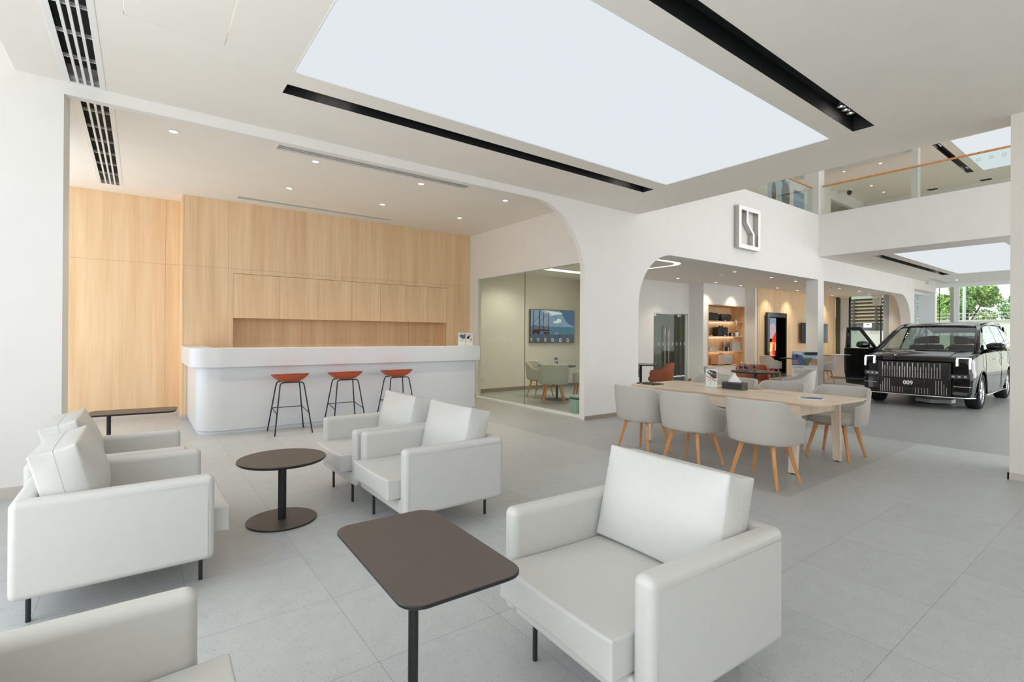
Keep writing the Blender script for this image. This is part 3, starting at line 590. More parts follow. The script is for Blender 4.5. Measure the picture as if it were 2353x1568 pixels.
def flat_top(bm, pts, z, th, mi_top=0, mi_edge=1, und=.012):
    n = len(pts); c = (sum(p[0] for p in pts)/n, sum(p[1] for p in pts)/n)
    sc = lambda p, s: (c[0]+(p[0]-c[0])*s, c[1]+(p[1]-c[1])*s)
    r = [[bm.verts.new((*sc(p, s), h)) for p in pts] for s, h in ((.992, z), (1, z-.003), (1, z-th*.55), (.97, z-th))]
    bm.faces.new(r[0]).material_index = mi_top; bm.faces.new(r[-1][::-1]).material_index = mi_edge
    for a in range(3):
        for k in range(n): bm.faces.new((r[a][k], r[a][(k+1) % n], r[a+1][(k+1) % n], r[a+1][k])).material_index = mi_edge
def side_table(label, x, y, rz, hx, hy, z, px, py, th=.018):
    t = thing('side_table', label, 'side table', (x, y, 0), rz)
    bm = bmesh.new(); flat_top(bm, rrect(-hx, hx, -hy, hy, .075, 8), z, th); fin(bm, 'table_top', [M_TOP, M_TEDGE], t)
    bm = bmesh.new(); cyl(bm, px, py, .012, z-th, .0165, 20); fin(bm, 'post', M_BLACK, t, smooth=False)
    bm = bmesh.new(); prism(bm, rrect(px-.02, px+.34*1.0, py-.02, py+.34, .05, 6), .0, .012); fin(bm, 'foot_plate', M_BLACK, t)
    return t
side_table('C-shaped side table with rounded bronze rectangular top in the centre foreground', .860, 1.722, -.03, .222, .385, .69, -.135, -.24)
ct = thing('side_table', 'bronze-topped side table at the far left in front of the wood wall', 'side table', (-.05, 6.52, 0), -.1)
bm = bmesh.new(); flat_top(bm, rrect(-.375, .375, -.19, .19, .07, 8), .69, .018); fin(bm, 'table_top', [M_TOP, M_TEDGE], ct)
bm = bmesh.new(); cyl(bm, -.20, -.02, .012, .672, .0185, 20); fin(bm, 'post', M_BLACK, ct)
bm = bmesh.new(); prism(bm, rrect(-.26, .2, -.15, .12, .05, 6), 0, .012); fin(bm, 'foot_plate', M_BLACK, ct)
rtb = thing('round_table', 'small round bronze pedestal table between the armchairs', 'side table', (.925, 4.32, 0))
bm = bmesh.new(); flat_top(bm, E(0, 0, .33, .33, 64), .505, .022); fin(bm, 'table_top', [M_TOP, M_TEDGE], rtb)
bm = bmesh.new(); cyl(bm, 0, 0, .012, .484, .031, 28); fin(bm, 'pedestal', M_BLACK, rtb)
bm = bmesh.new(); flat_top(bm, E(0, 0, .262, .262, 64), .014, .014); fin(bm, 'base_plate', [M_TOP, M_TEDGE], rtb)

# ---- bar counter
bc = thing('bar_counter', 'long white bar counter with rounded corner in front of the wood wall', 'bar counter', (.62, 8.5, 0))
def lshape(x0, x1, yf, yb, ta, tb, r):
    """L plan: front run thickness tb along x, return at x0 thickness ta back to yb; rounded front-left corner"""
    a = [(x0+r-r*math.cos(math.radians(90*k/12)), yf+r-r*math.sin(math.radians(90*k/12))) for k in range(13)]   # from left side to the front
    return a + [(x1, yf), (x1, yf+tb), (x0+ta, yf+tb), (x0+ta, yb), (x0, yb)]
ox, oy = .62, 8.5
L2 = lambda pts: [(p[0]-ox, p[1]-oy) for p in pts]
bm = bmesh.new(); prism(bm, L2(lshape(.665, 5.43, 8.50, 10.34, .30, .55, .34)), 0.055, 1.003); fin(bm, 'body', M_BAR, bc, bevel=.004, seg=2)
bm = bmesh.new(); prism(bm, L2(lshape(.69, 5.40, 8.53, 10.34, .25, .5, .32)), 0.0, 0.055); fin(bm, 'plinth', M_BAR, bc)
bm = bmesh.new(); prism(bm, L2(lshape(.575, 5.49, 8.41, 10.36, .33, .45, .42)), 1.004, 1.288); fin(bm, 'counter_top', M_BAR, bc, bevel=.006, seg=3)

# ---- brochure stands
def brochure(x, y, z, w, h, mw3, shapes, mats, label, cat='brochure stand', group=None):
    t = thing('brochure_stand', label, cat, (x, y, z), 0, group); Rm = mw3
    def put(name, m, lo, hi, bev=0):
        bm = bmesh.new(); vs = box(bm, *[c for p in zip(lo, hi) for c in p])
        for v in bm.verts: v.co = Rm @ v.co
        return fin(bm, name, m, t, bev)
    put('acrylic_holder', M_GLASS, (-w/2-.004, .0, -.006), (w/2+.004, h+.003, -.003)); put('foot', M_FROST, (-w/2-.006, 0.0, -.05), (w/2+.006, .006, .05))
    put('card', M_WHITE, (-w/2, .007, -.002), (w/2, h, .0))
    bm = bmesh.new(); art(bm, Rm, shapes, .0006); fin(bm, 'print', mats, t)
    return t
def pm(n, c): return mat(n, srgb(*c), .5, noise=.02)
I_BLUE, I_DARK, I_GREY, I_TEAL, I_YEL, I_RED, I_TXT, I_TAN, I_GREEN, I_SKY, I_LGT = (pm('ink_blue', (86, 98, 160)), pm('ink_dark', (40, 42, 46)), pm('ink_grey', (140, 142, 146)), pm('ink_teal', (74, 104, 120)),
    pm('ink_yellow', (230, 200, 110)), pm('ink_red', (170, 60, 50)), pm('ink_text', (150, 140, 140)), pm('ink_tan', (190, 148, 122)), pm('ink_green', (110, 130, 60)), pm('ink_sky', (150, 180, 205)), pm('ink_light', (222, 224, 228)))
RY = Matrix(((1, 0, 0, 0), (0, 0, -1, 0), (0, 1, 0, 0), (0, 0, 0, 1)))
INK = [I_BLUE, I_DARK, I_GREY, I_TEAL, I_YEL, I_RED, I_TXT, I_TAN, I_GREEN, I_SKY, I_LGT]
lines = lambda x0, x1, ys, t=.002: [(6, R(x0, x1, y-t, y+t)) for y in ys]
brochure(5.175, 8.60, 1.2885, .165, .265, RY, [(10, R(-.08, .08, .13, .26)), (3, [(-.06, .21), (-.02, .235), (.04, .22), (.08, .245), (.08, .15), (.03, .14), (-.03, .17)]), (4, E(0, .245, .03, .01)), (9, [(-.07, .21), (-.03, .22), (-.04, .19), (-.07, .19)]), (5, E(.05, .17, .02, .008))]+lines(-.055, .06, (.115, .108)) + lines(-.02, -.012, (.095, .085, .075, .065, .055)), INK, 'left of two small white brochure stands at the right end of the bar')
brochure(5.355, 8.60, 1.2885, .165, .265, RY, [(10, R(-.08, .08, .13, .26)), (1, [(-.06, .17), (-.05, .19), (-.01, .20), (.02, .215), (.03, .205), (0, .18), (-.01, .14), (-.055, .145)]), (2, E(-.03, .22, .04, .008)), (8, E(.04, .135, .02, .008)), (1, E(.04, .12, .012, .012)), (4, R(-.01, .01, .083, .093)), (5, R(.01, .025, .083, .093)), (6, R(-.06, -.01, .085, .091)), (6, R(.03, .065, .085, .091))], INK, 'right of two small white brochure stands at the right end of the bar')

# ---- bar stools
def make_stool(label, x, y):
    t = thing('bar_stool', label, 'bar stool', (x, y, 0), 0, 'rust bar stools at the white counter')
    bm = bmesh.new(); NU, NV = 40, 10; rows = []
    def top(r, a):
        ca, sa = math.cos(a), math.sin(a); q = (abs(ca)**3+abs(sa)**3)**(-1/3)
        x, y = .265*r*q*ca, .205*r*q*sa
        z = .795+.100*r**2.6 + (.018*max(0, -sa)*r**3) - .02*max(0, sa)*r**3
        return Vector((x, y, z))
    for s, lo in ((1, 0), (-1, 1)):
        prev = None
        for i in range(NV+1):
            r = i/NV; ring = []
            for k in range(NU):
                p = top(max(r, .001)*(1-.03*lo), 2*PI*k/NU); p.z -= .034*lo*(1-.5*r**3)
                ring.append(bm.verts.new(p))
            if prev:
                for k in range(NU): bm.faces.new((prev[k], prev[(k+1) % NU], ring[(k+1) % NU], ring[k]))
            prev = ring
        if lo == 0: edge = prev
        else:
            for k in range(NU): bm.faces.new((edge[k], edge[(k+1) % NU], prev[(k+1) % NU], prev[k]))
    bmesh.ops.remove_doubles(bm, verts=bm.verts[:], dist=.0004); st = fin(bm, 'seat', M_RUST, t, smooth=True)
    bm = bmesh.new(); pts = []
    for k in range(60):
        p = top(.985, 2*PI*k/60); p.z -= .012; p.x *= 1.003; p.y *= 1.003; pts.append(p)
    tube(bm, pts, .0028, 6, close=True); fin(bm, 'piping', M_TEDGE, st, smooth=True)
    R_ = .0095
    def path(s):
        y0_, y1_ = s*.265, s*.13
        out = [(-.265, y0_, 0.0), (-.175, y1_+(y0_-y1_)*.08, .70)]
        for k in range(1, 7):
            a = math.radians(90*k/6); out.append((-.170+.045*(1-math.cos(a)), y1_, .725+.045*math.sin(a)))
        out = [(p[0], p[1], p[2]) for p in out]
        return out + [(-p[0], p[1], p[2]) for p in out[::-1]]
    for s in (-1, 1):
        P = path(s); h = len(P)//2
        mid = ((0, P[h-1][1], P[h-1][2]))
        bm = bmesh.new(); tube(bm, P[:h]+[mid], R_, 10); fin(bm, 'leg', M_NAVY, t, smooth=True)
        bm = bmesh.new(); tube(bm, [mid]+P[h:], R_, 10); fin(bm, 'leg', M_NAVY, t, smooth=True)
    lx = lambda z: .265-.09*z/.70; ly = lambda z: .265-.127*z/.70
    z1, z2 = .36, .31
    bm = bmesh.new(); tube(bm, [(-lx(z2), -ly(z2), z2), (-lx(z1)-.0, ly(z1)-.05, z1-.0), (-lx(z1), ly(z1), z1)], .006, 8); tube(bm, [(-lx(z1), ly(z1), z1), (lx(z1), ly(z1), z1)], .006, 8)
    tube(bm, [(lx(z1), ly(z1), z1), (lx(z2)-.0, -ly(z2)+.06, z2), (lx(z2), -ly(z2), z2)], .006, 8); fin(bm, 'footrest', M_NAVY, t, smooth=True)
    return t
st = make_stool('rust leather bar stool, left-most of the three at the counter', 1.852, 8.17)
dup(st, (2.70, 8.17, 0), 0, 'rust leather bar stool, middle of the three at the counter'); dup(st, (3.60, 8.17, 0), 0, 'rust leather bar stool, right-most of three, partly behind the armchair')

# ---- tub chairs
def make_tub(label, loc_, rz, m, group, name='tub_chair'):
    t = thing(name, label, 'chair', loc_, rz, group)
    bm = bmesh.new(); NT, th = 44, .045; loops = []
    A = math.radians(128)
    for i in range(NT+1):
        a = -A+2*A*i/NT; ca, sa = math.cos(a), math.sin(a); q = (abs(ca)**2.9+abs(sa)**2.9)**(-1/2.9)
        def pos(rx, ry): return Vector((-rx*q*ca, ry*q*sa, 0))
        d = abs(math.degrees(a)); s = min(1, max(0, (d-44)/46)); s = s*s*(3-2*s); s2 = min(1, max(0, (d-88)/40))
        ht = .875-.165*s-.045*s2
        prof = []
        for h_, f_ in ((.425, .84), (.45, .90), (.52, .935), (.62, .965), (ht-.02 if ht-.02 > .64 else .64, 1.0+(ht-.7)*.12)):
            prof.append((h_, f_))
        L = []
        for h_, f_ in prof:
            f_ = f_+(1-f_)*.62*min(1, max(0, (d-40)/50)) if f_ < 1 else 1+(f_-1)*(1-s); p = pos(.335*f_, .345*f_); p.z = h_; L.append(p)
        hh, ff = prof[-1]
        for k in range(1, 4):
            an = PI*k/4; ff_ = 1+(ff-1)*(1-s); p = pos(.335*ff_-th/2*(1-math.cos(an)), .345*ff_-th/2*(1-math.cos(an))); p.z = hh+.02*math.sin(an); L.append(p)
        for h_, f_ in prof[::-1]:
            f_ = f_+(1-f_)*.62*min(1, max(0, (d-40)/50)) if f_ < 1 else 1+(f_-1)*(1-s); p = pos(.335*f_-th, .345*f_-th); p.z = h_; L.append(p)
        loops.append([bm.verts.new(p) for p in L])
    n = len(loops[0])
    for i in range(NT):
        for k in range(n): bm.faces.new((loops[i][k], loops[i][(k+1) % n], loops[i+1][(k+1) % n], loops[i+1][k]))
    bm.faces.new(loops[0]); bm.faces.new(loops[-1][::-1])
    fin(bm, 'backrest', m, t, smooth=True, bevel=.006, seg=2, angle=50)
    # padded seat and its underside
    bm = bmesh.new(); prev = None; NS = 36
    for r, z in ((0, .418), (.55, .418), (.80, .430), (.86, .46), (.865, .50), (.82, .527), (.5, .537), (0, .54)):
        ring = []
        for k in range(NS):
            a = 2*PI*k/NS; ca, sa = math.cos(a), math.sin(a); q = (abs(ca)**3.4+abs(sa)**3.4)**(-1/3.4)
            ring.append(bm.verts.new((max(r, .002)*.328*q*ca*(1.0 if ca < 0 else .93), max(r, .002)*.332*q*sa, z)))
        if prev:
            for k in range(NS): bm.faces.new((prev[k], prev[(k+1) % NS], ring[(k+1) % NS], ring[k]))
        prev = ring
    fin(bm, 'seat', m, t, smooth=True)
    bm = bmesh.new(); lathe(bm, [(0, .385), (.05, .385), (.06, .417), (0, .417)], n=16); box(bm, -.018, .018, .10, .13, .398, .417); fin(bm, 'swivel_plate', M_BLACK, t)
    for sx in (-1, 1):
        for sy in (-1, 1):
            bm = bmesh.new(); T = Vector((sx*.165, sy*.165, .395)); Ft = Vector((sx*.245, sy*.245, 0)); d1 = Vector((sx, -sy, 0)).normalized(); d2 = Vector((sx, sy, 0)).normalized()
            def quad(c, w, d): return [c+d1*w+d2*d, c-d1*w+d2*d, c-d1*w-d2*d, c+d1*w-d2*d]
            rings = [[bm.verts.new(p) for p in quad(T+Vector((0, 0, .02)), .016, .021)], [bm.verts.new(p) for p in quad(T-Vector((0, 0, .02)), .017, .022)], [bm.verts.new(p) for p in quad(Ft, .012, .013)]]
            for a_ in range(2):
                for k in range(4): bm.faces.new((rings[a_][k], rings[a_][(k+1) % 4], rings[a_+1][(k+1) % 4], rings[a_+1][k]))
            bm.faces.new(rings[0]); bm.faces.new(rings[2][::-1])
            # rail to the centre
            e0, e1 = Vector((sx*.03, sy*.03, .402)), Vector((sx*.155, sy*.155, .400)); v = []
            for c_, w in ((e0, .014), (e1, .016)):
                v.append([bm.verts.new(c_+d1*s1*w+Vector((0, 0, s2_*.013))) for s1, s2_ in ((1, 1), (-1, 1), (-1, -1), (1, -1))])
            for k in range(4): bm.faces.new((v[0][k], v[0][(k+1) % 4], v[1][(k+1) % 4], v[1][k]))
            bm.faces.new(v[0][::-1]); bm.faces.new(v[1])
            fin(bm, 'leg', M_CLEG, t, bevel=.004, seg=2)
    return t
GC = 'grey tub chairs with beech legs'
TC = make_tub('grey tub chair at the near long side of the table, nearest the camera, back turned', (5.215, 2.565, 0), .0, M_GREY, GC)
dup(TC, (5.205, 3.40, 0), 0, 'grey tub chair at the near long side of the table, middle of three'); dup(TC, (5.255, 4.14, 0), .03, 'grey tub chair at the near long side of the table, left-most of three')
dup(TC, (7.075, 2.585, 0), PI-.03, 'grey tub chair at the right far side of the table, inside of the seat visible'); dup(TC, (7.08, 3.33, 0), PI, 'grey tub chair behind the table, just right of the tissue box')
dup(TC, (7.14, 4.03, 0), PI+.03, 'grey tub chair behind the table, hidden by the tissue box'); dup(TC, (7.60, 4.70, 0), PI+.05, 'grey tub chair behind the table, behind the small white brochure')

# ---- long table
TR = -math.radians(3.2)
lt = thing('long_table', 'long pale ash meeting table surrounded by grey tub chairs', 'table', (5.71, 2.215, 0), TR)
LW, LL, LZ = 1.075, 2.68, .792
H1, H2 = (.60-.0, .60+.085, 1.66, 2.06), (.60, .685, .62, 1.10)
bm = bmesh.new(); holes(bm, (0, LW), (0, LL), [H1, H2], LZ-.012, LZ); prism(bm, R(.02, LW-.02, .02, LL-.02), LZ-.03, LZ-.0125); fin(bm, 'table_top', M_TABLE, lt)
for h in (H1, H2): loc(lambda b: box(b, h[0]+.003, h[1]-.003, h[2]+.003, h[3]-.003, LZ-.012, LZ-.002), 'cable_hatch', mat('grey_hatch', srgb(178, 186, 192), .3, noise=.03), lt)
for x, sx in ((.03, -1), (LW-.03, 1)):
    for y in (.30, LL-.36):
        bm = bmesh.new(); w = .05
        A_ = [bm.verts.new((x-sx*.02+dx, y+dy, LZ-.031)) for dx, dy in ((-sx*.055, -w), (0, -w), (0, w), (-sx*.055, w))]
        B_ = [bm.verts.new((x+sx*.035+dx, y+dy, .012)) for dx, dy in ((-sx*.05, -w*.85), (0, -w*.85), (0, w*.85), (-sx*.05, w*.85))]
        for k in range(4): bm.faces.new((A_[k], A_[(k+1) % 4], B_[(k+1) % 4], B_[k]))
        bm.faces.new(A_); bm.faces.new(B_[::-1]); lg = fin(bm, 'leg', M_TLEG, lt, bevel=.004)
        bm = bmesh.new(); cyl(bm, x+sx*.01, y, 0, .012, .02, 14); fin(bm, 'glide', M_BLACK, lg)
for x in (.05, LW-.07): loc(lambda b: box(b, x, x+.02, .352, LL-.412, LZ-.165, LZ-.031), 'apron', M_TLEG, lt)
for y in (.285, LL-.375): loc(lambda b: box(b, .072, LW-.072, y, y+.03, LZ-.165, LZ-.031), 'cross_rail', M_TLEG, lt)
LT = Matrix.Translation((5.71, 2.215, 0)) @ Matrix.Rotation(TR, 4, 'Z')
# things on the table
t = thing('folder', 'black tablet folder lying on the left end of the long table', 'folder', (6.085, 4.69, .7925), -.07)
loc(lambda b: box(b, -.115, .115, -.165, .165, 0, .012), 'cover', M_BLACK, t, bevel=.004); loc(lambda b: box(b, -.105, .105, -.155, .155, .012, .0145), 'sheet', M_VENTD, t, bevel=.001)
loc(lambda b: (box(b, -.117, -.110, .05, .10, .002, .013), box(b, -.117, -.110, -.12, -.10, .002, .013)), 'clip', M_METAL, t)
t = brochure(6.425, 3.905, .7925, .19, .255, Matrix(((0, 0, -1, 0), (-1, 0, 0, 0), (0, 1, 0, 0), (0, 0, 0, 1))), [(10, R(-.094, .094, .13, .25)), (7, [(-.09, .16), (.0, .13), (.09, .10), (.09, .085), (-.09, .145)]), (1, [(-.07, .215), (-.03, .24), (.02, .235), (.07, .225), (.085, .20), (.085, .13), (.04, .125), (-.01, .15), (-.03, .175), (-.065, .195)]),
    (2, R(-.02, .02, .18, .22)), (10, [(-.06, .215), (-.03, .228), (-.02, .20), (-.05, .20)]), (5, R(.03, .08, .155, .17)), (10, R(-.01, .07, .186, .190))]+lines(-.065, -.02, (.107,), .003)+lines(-.065, .065, (.09,), .003)+lines(-.025, -.01, (.078, .070, .062, .054, .046, .038, .03))+lines(.04, .05, (.07, .055, .04)), INK, 'small white brochure stand on the long table beside the black tissue box')
t.rotation_euler = (0, 0, -.12)
t = thing('tissue_box', 'black stitched leather tissue box with a white tissue on the long table', 'tissue box', (6.437, 3.57, .7925), -.05)
M_BLKL = mat('black_leather', srgb(38, 40, 40), .42, noise=.1, nscale=60, bump=.05)
loc(lambda b: box(b, -.066, .066, -.15, .15, 0, .098), 'box', M_BLKL, t, bevel=.006)
M_ST = mat('grey_thread', srgb(170, 168, 160), .6, noise=.02)
bm = bmesh.new(); e = .0665
tube(bm, [(-e, -.142, .091), (-e, .142, .091)], .001, 5); tube(bm, [(-e, -.142, .006), (-e, .142, .006)], .001, 5); tube(bm, [(-e, -.143, .006), (-e, -.143, .091)], .001, 5)
tube(bm, [(-.058, -.1505, .006), (-.058, -.1505, .091)], .001, 5); tube(bm, [(-.06, -.1505, .006), (.06, -.1505, .006)], .001, 5); fin(bm, 'stitching', M_ST, t)
bm = bmesh.new(); NR = 9; prev = None
for i in range(NR):
    s = i/(NR-1); ring = []
    for k in range(28):
        a = 2*PI*k/28; rr = (1-s)**1.15+.06; fold = 1+.13*math.sin(5*a+2*s)*(1-s*.4)
        ring.append(bm.verts.new((.030*rr*fold*math.cos(a)+.01*s, .085*rr*fold*math.sin(a)+.012*s, .0985+.125*s**.85)))
    if prev:
        for k in range(28): bm.faces.new((prev[k], prev[(k+1) % 28], ring[(k+1) % 28], ring[k]))
    prev = ring
bm.faces.new(prev); fin(bm, 'tissue', M_WHITE, t, smooth=True)
t = thing('tablet', 'thin rose gold tablet lying right of the tissue box on the long table', 'tablet', (6.80, 3.455, .7925), .03)
M_ROSE = mat('rose_gold', srgb(205, 166, 150), .3, metal=.4, noise=.03)
loc(lambda b: box(b, -.11, .11, -.085, .085, 0.002, .010), 'body', M_ROSE, t, bevel=.003); loc(lambda b: box(b, -.10, .10, -.08, .08, 0.0, .002), 'pad', M_BLACK, t)
t = thing('magazine', 'open magazine with purple cover picture at the right end of the long table', 'magazine', (6.265, 2.535, .7925), .25)
bm = bmesh.new(); box(bm, -.15, .15, -.125, .125, 0, .006); fin(bm, 'pages', M_WHITE, t)
bm = bmesh.new(); art(bm, Matrix.Translation((0, 0, .006)), [(9, R(-.14, .14, -.11, .11)), (0, [(-.10, -.10), (.03, -.11), (.08, .02), (-.02, .08), (-.11, .02)]), (5, E(.02, -.02, .03, .02)), (10, R(.05, .13, -.10, .09)), (3, R(-.13, -.09, -.05, .1))], .0008); fin(bm, 'cover_print', INK, t)
t = thing('cable', 'short black cable between brochure and tissue box on the long table', 'cable', (6.42, 3.76, .7925)); t['label'] = 'short black cable lying between brochure stand and tissue box'
bm = bmesh.new(); tube(bm, [(0, .035, .004), (.03, .02, .005), (.06, .03, .01), (.09, .0, .006), (.12, -.02, .004)], .004, 8); fin(bm, 'cord', M_BLACK, t, smooth=True)

# ---- meeting room
def cafe_table(label, x, y, r, z=.80):
    t = thing('cafe_table', label, 'table', (x, y, 0))
    bm = bmesh.new(); flat_top(bm, E(0, 0, r, r, 56), z, .026); fin(bm, 'table_top', [mat('dark_tabletop', srgb(50, 48, 46), .3, noise=.08), M_TEDGE], t)
    bm = bmesh.new(); cyl(bm, 0, 0, .012, z-.026, .032, 24); fin(bm, 'pedestal', M_BLACK, t)
    bm = bmesh.new(); lathe(bm, [(0, 0), (r*.62, 0), (r*.62, .008), (.05, .016), (0, .016)], n=40); fin(bm, 'base_plate', M_BLACK, t, smooth=False)
    return t
MT = (7.93, 8.80)
cafe_table('round dark pedestal table in the glazed meeting room', *MT, .45)
GM = 'grey tub chairs in the glazed meeting room'
dup(TC, (7.46, 8.40, 0), .95, 'grey tub chair in the meeting room, nearest the glass, back turned', GM)
dup(TC, (7.93, 9.42, 0), -1.15, 'grey tub chair in the meeting room, left of the round table', GM)
dup(TC, (8.35, 8.32, 0), 2.2, 'grey tub chair in the meeting room, cut off by the right frame of the glass', GM)
brochure(8.0, 8.92, .8005, .12, .20, RY, [(10, R(-.058, .058, .10, .197)), (1, R(-.055, .055, .13, .185)), (9, R(-.05, .04, .15, .178)), (7, E(.035, .15, .02, .01)), (3, R(-.045, 0, .06, .085)), (1, [(.01, .03), (.055, .02), (.055, .095), (.02, .09)])], INK, 'small brochure stand on the meeting room table')
t = thing('television', 'wall mounted television showing a harbour crane in the meeting room', 'television', (9.55, 10.80, 1.78))
w, h = .845, .47
loc(lambda b: box(b, -w, w, -.02, .03, -h, h), 'case', M_BLACK, t, bevel=.004); loc(lambda b: box(b, -.2, .2, .03, .055, -.2, .2), 'wall_bracket', M_BLACK, t)
sw, sh = w-.014, h-.014
SC_ = [emis('screen_sky', srgb(128, 160, 186), .75), emis('screen_sea', srgb(84, 128, 150), .7), emis('screen_ground', srgb(82, 98, 116), .7), emis('screen_crane', srgb(92, 42, 46), .6), emis('screen_cloud', srgb(214, 226, 232), .8), emis('screen_dark', srgb(56, 56, 62), .6), emis('screen_blue', srgb(70, 110, 150), .7), emis('screen_car', srgb(170, 180, 190), .7)]
def bar(p, q, t_): 
    d = Vector((q[0]-p[0], q[1]-p[1])); n = Vector((-d.y, d.x)).normalized()*t_/2; return [(p[0]+n.x, p[1]+n.y), (q[0]+n.x, q[1]+n.y), (q[0]-n.x, q[1]-n.y), (p[0]-n.x, p[1]-n.y)]
sk = [(0, R(-sw, sw, -.25, sh)), (6, [(.25, sh), (sw, sh), (sw, .0), (.55, .1)]), (4, [(-.42, sh), (.3, .40), (.38, .36), (.05, .33), (-.05, .28), (-.30, .38)]), (4, E(.22, .16, .10, .06)), (4, E(.12, .12, .12, .035)), (1, R(-sw, sw, -.25, -.02)), (2, R(-sw, sw, -sh, -.235))]
sk += [(3, bar((-.76, -.22), (-.72, sh), .028)), (5, bar((-.53, -.22), (-.50, sh), .036)), (3, bar((-.38, -.15), (-.36, .38), .022)), (3, bar((-.17, -.22), (-.17, sh-.05), .026)),
       (3, bar((-.74, .08), (-.5, .30), .012)), (3, bar((-.74, .02), (-.5, -.08), .012)), (3, bar((-.5, .12), (-.18, .38), .012)), (3, bar((-.72, .02), (-.18, -.03), .012)), (3, bar((-.50, .1), (-.38, -.1), .01)), (3, bar((-.36, -.1), (-.18, .05), .01)),
       (3, R(-.76, -.14, -.145, -.10)), (3, R(-.76, -.50, -.20, -.13)), (3, R(-.38, -.14, -.20, -.17)), (5, E(-.72, -.21, .05, .03)), (5, E(-.56, -.21, .05, .03)), (5, E(-.30, -.215, .05, .025)), (5, E(-.18, -.215, .04, .025)), (6, E(-.46, -.235, .06, .018)), (5, bar((-.4, sh), (.15, .22), .012)), (7, E(.13, -.215, .06, .028)), (5, R(.075, .185, -.243, -.233)), (4, R(-sw, -.7, .1, .44))]
sk[-1] = (5, R(-.3, -.16, -.237, -.225))
bm = bmesh.new(); art(bm, frameY(0, -.0205, 0), sk, .0008); fin(bm, 'screen', SC_, t)
t = thing('waste_bin', 'pale green waste bin behind the right end of the meeting room glass', 'bin', (6.86, 7.02, 0))
bm = bmesh.new(); prism(bm, rrect(-.11, .11, -.11, .11, .03), 0, .27); prism(bm, rrect(-.115, .115, -.115, .115, .03), .30, .335); fin(bm, 'body', mat('mint_plastic', srgb(176, 202, 196), .4, noise=.02), t)
bm = bmesh.new(); prism(bm, rrect(-.112, .112, -.112, .112, .03), .27, .30); fin(bm, 'liner', M_BLACK, t)
for k, x in enumerate((7.02, 7.17)):
    t = thing('wall_socket', 'white wall socket low on the meeting room wall, %s one' % ('left', 'right')[k], 'socket', (x, 10.86, .35)); loc(lambda b: box(b, -.062, .062, -.012, 0, -.05, .05), 'plate', M_WHITE, t, bevel=.004)
    loc(lambda b: [box(b, cx_-.02, cx_+.02, -.0135, -.0121, cz-.006, cz+.006) for cx_ in (-.03, .03) for cz in (-.018, .018)], 'outlets', M_VENTD, t)

# ---- cafe and round tables
cafe_table('round black table with four water bottles behind the long table', 10.13, 5.17, .47)
bot = thing('water_bottle', 'water bottle with black label, left-most of the cluster on the round black table', 'bottle', (10.143, 5.49, .8005), 0, 'water bottles on the round black table')
bm = bmesh.new(); lathe(bm, [(0, 0), (.031, 0), (.033, .008), (.033, .10), (.030, .115), (.020, .135), (.0135, .15), (.0135, .162), (0, .162)], n=20)
fin(bm, 'bottle_body', glass('clear_plastic', (.80, .83, .86, 1), 2.2), bot, smooth=True)
bm = bmesh.new(); lathe(bm, [(.0332, .035), (.0338, .036), (.0338, .092), (.0332, .093)], n=20); fin(bm, 'label_band', mat('charcoal_label', srgb(62, 60, 60), .5, noise=.03), bot, smooth=True)
bm = bmesh.new(); cyl(bm, 0, 0, .150, .172, .0155, 16); fin(bm, 'cap', M_METAL, bot)
dup(bot, (10.215, 5.43, .8005), 0, 'water bottle with black label, middle of the cluster on the round black table'); dup(bot, (10.17, 5.375, .8005), 0, 'water bottle with black label, right one of the cluster on the round black table')
dup(bot, (10.44, 5.35, .8005), 0, 'water bottle with black label standing alone right of the cluster')
GT = 'tub chairs around the round black table'
RC_ = make_tub('cognac leather tub chair behind the round black table, facing the camera', (10.96, 5.66, 0), PI+.55, M_RUST2, GT)
dup(TC, (9.80, 5.74, 0), -1.05, 'grey tub chair left of the round black table, behind the brochure', GT)
dup(TC, (10.22, 4.44, 0), 2.15, 'grey tub chair in side view in front of the standee', GT)
cafe_table('round dark table at the left edge of the arch, partly behind the pier', 10.17, 8.13, .45)
dup(RC_, (9.98, 7.42, 0), 2.2, 'cognac leather tub chair in side view near the glass door', 'chairs in the cafe')
dup(TC, (10.42, 8.80, 0), -1.85, 'grey tub chair almost hidden by the pier at the left of the arch', 'chairs in the cafe')
cafe_table('round dark table beyond the standee, mostly hidden', 17.75, 7.72, .45)
dup(TC, (17.62, 8.45, 0), -.65, 'grey tub chair in front of the black poster screen, seen from the side', 'chairs in the cafe')
dup(TC, (18.15, 7.02, 0), 2.6, 'grey tub chair just right of the slim white pillar', 'chairs in the cafe')
dup(RC_, (19.4, 7.62, 0), PI, 'cognac leather tub chair peeking out behind the grey chair right of the pillar', 'chairs in the cafe')
# glass door
dr = thing('glass_door', 'frameless double glass door with long steel handles in the cafe wall', 'door', ((DX0+DX1)/2, 10.02, 0)); hw = (DX1-DX0)/2
for a, b_ in ((-hw+.01, -.27), (-.26, hw-.34)): loc(lambda b: box(b, a, b_, -.006, .006, .012, DZ-.03), 'leaf', M_GLASSG, dr)
loc(lambda b: box(b, hw-.33, hw-.01, -.006, .006, .012, DZ-.03), 'side_pane', M_GLASSG, dr)
for x in (-.36, -.16):
    bm = bmesh.new(); tube(bm, [(x, -.06, .25), (x, -.06, 1.85)], .014, 10); [tube(bm, [(x, -.06, z), (x, 0.0, z)], .008, 8) for z in (.4, 1.7)]; fin(bm, 'handle', M_METAL, dr, smooth=True)
loc(lambda b: (box(b, -hw, hw, -.02, .02, DZ-.03, DZ-.001), box(b, -hw, -hw+.01, -.015, .015, 0, DZ-.03), box(b, hw-.01, hw, -.015, .015, 0, DZ-.03)), 'frame', M_METAL, dr)
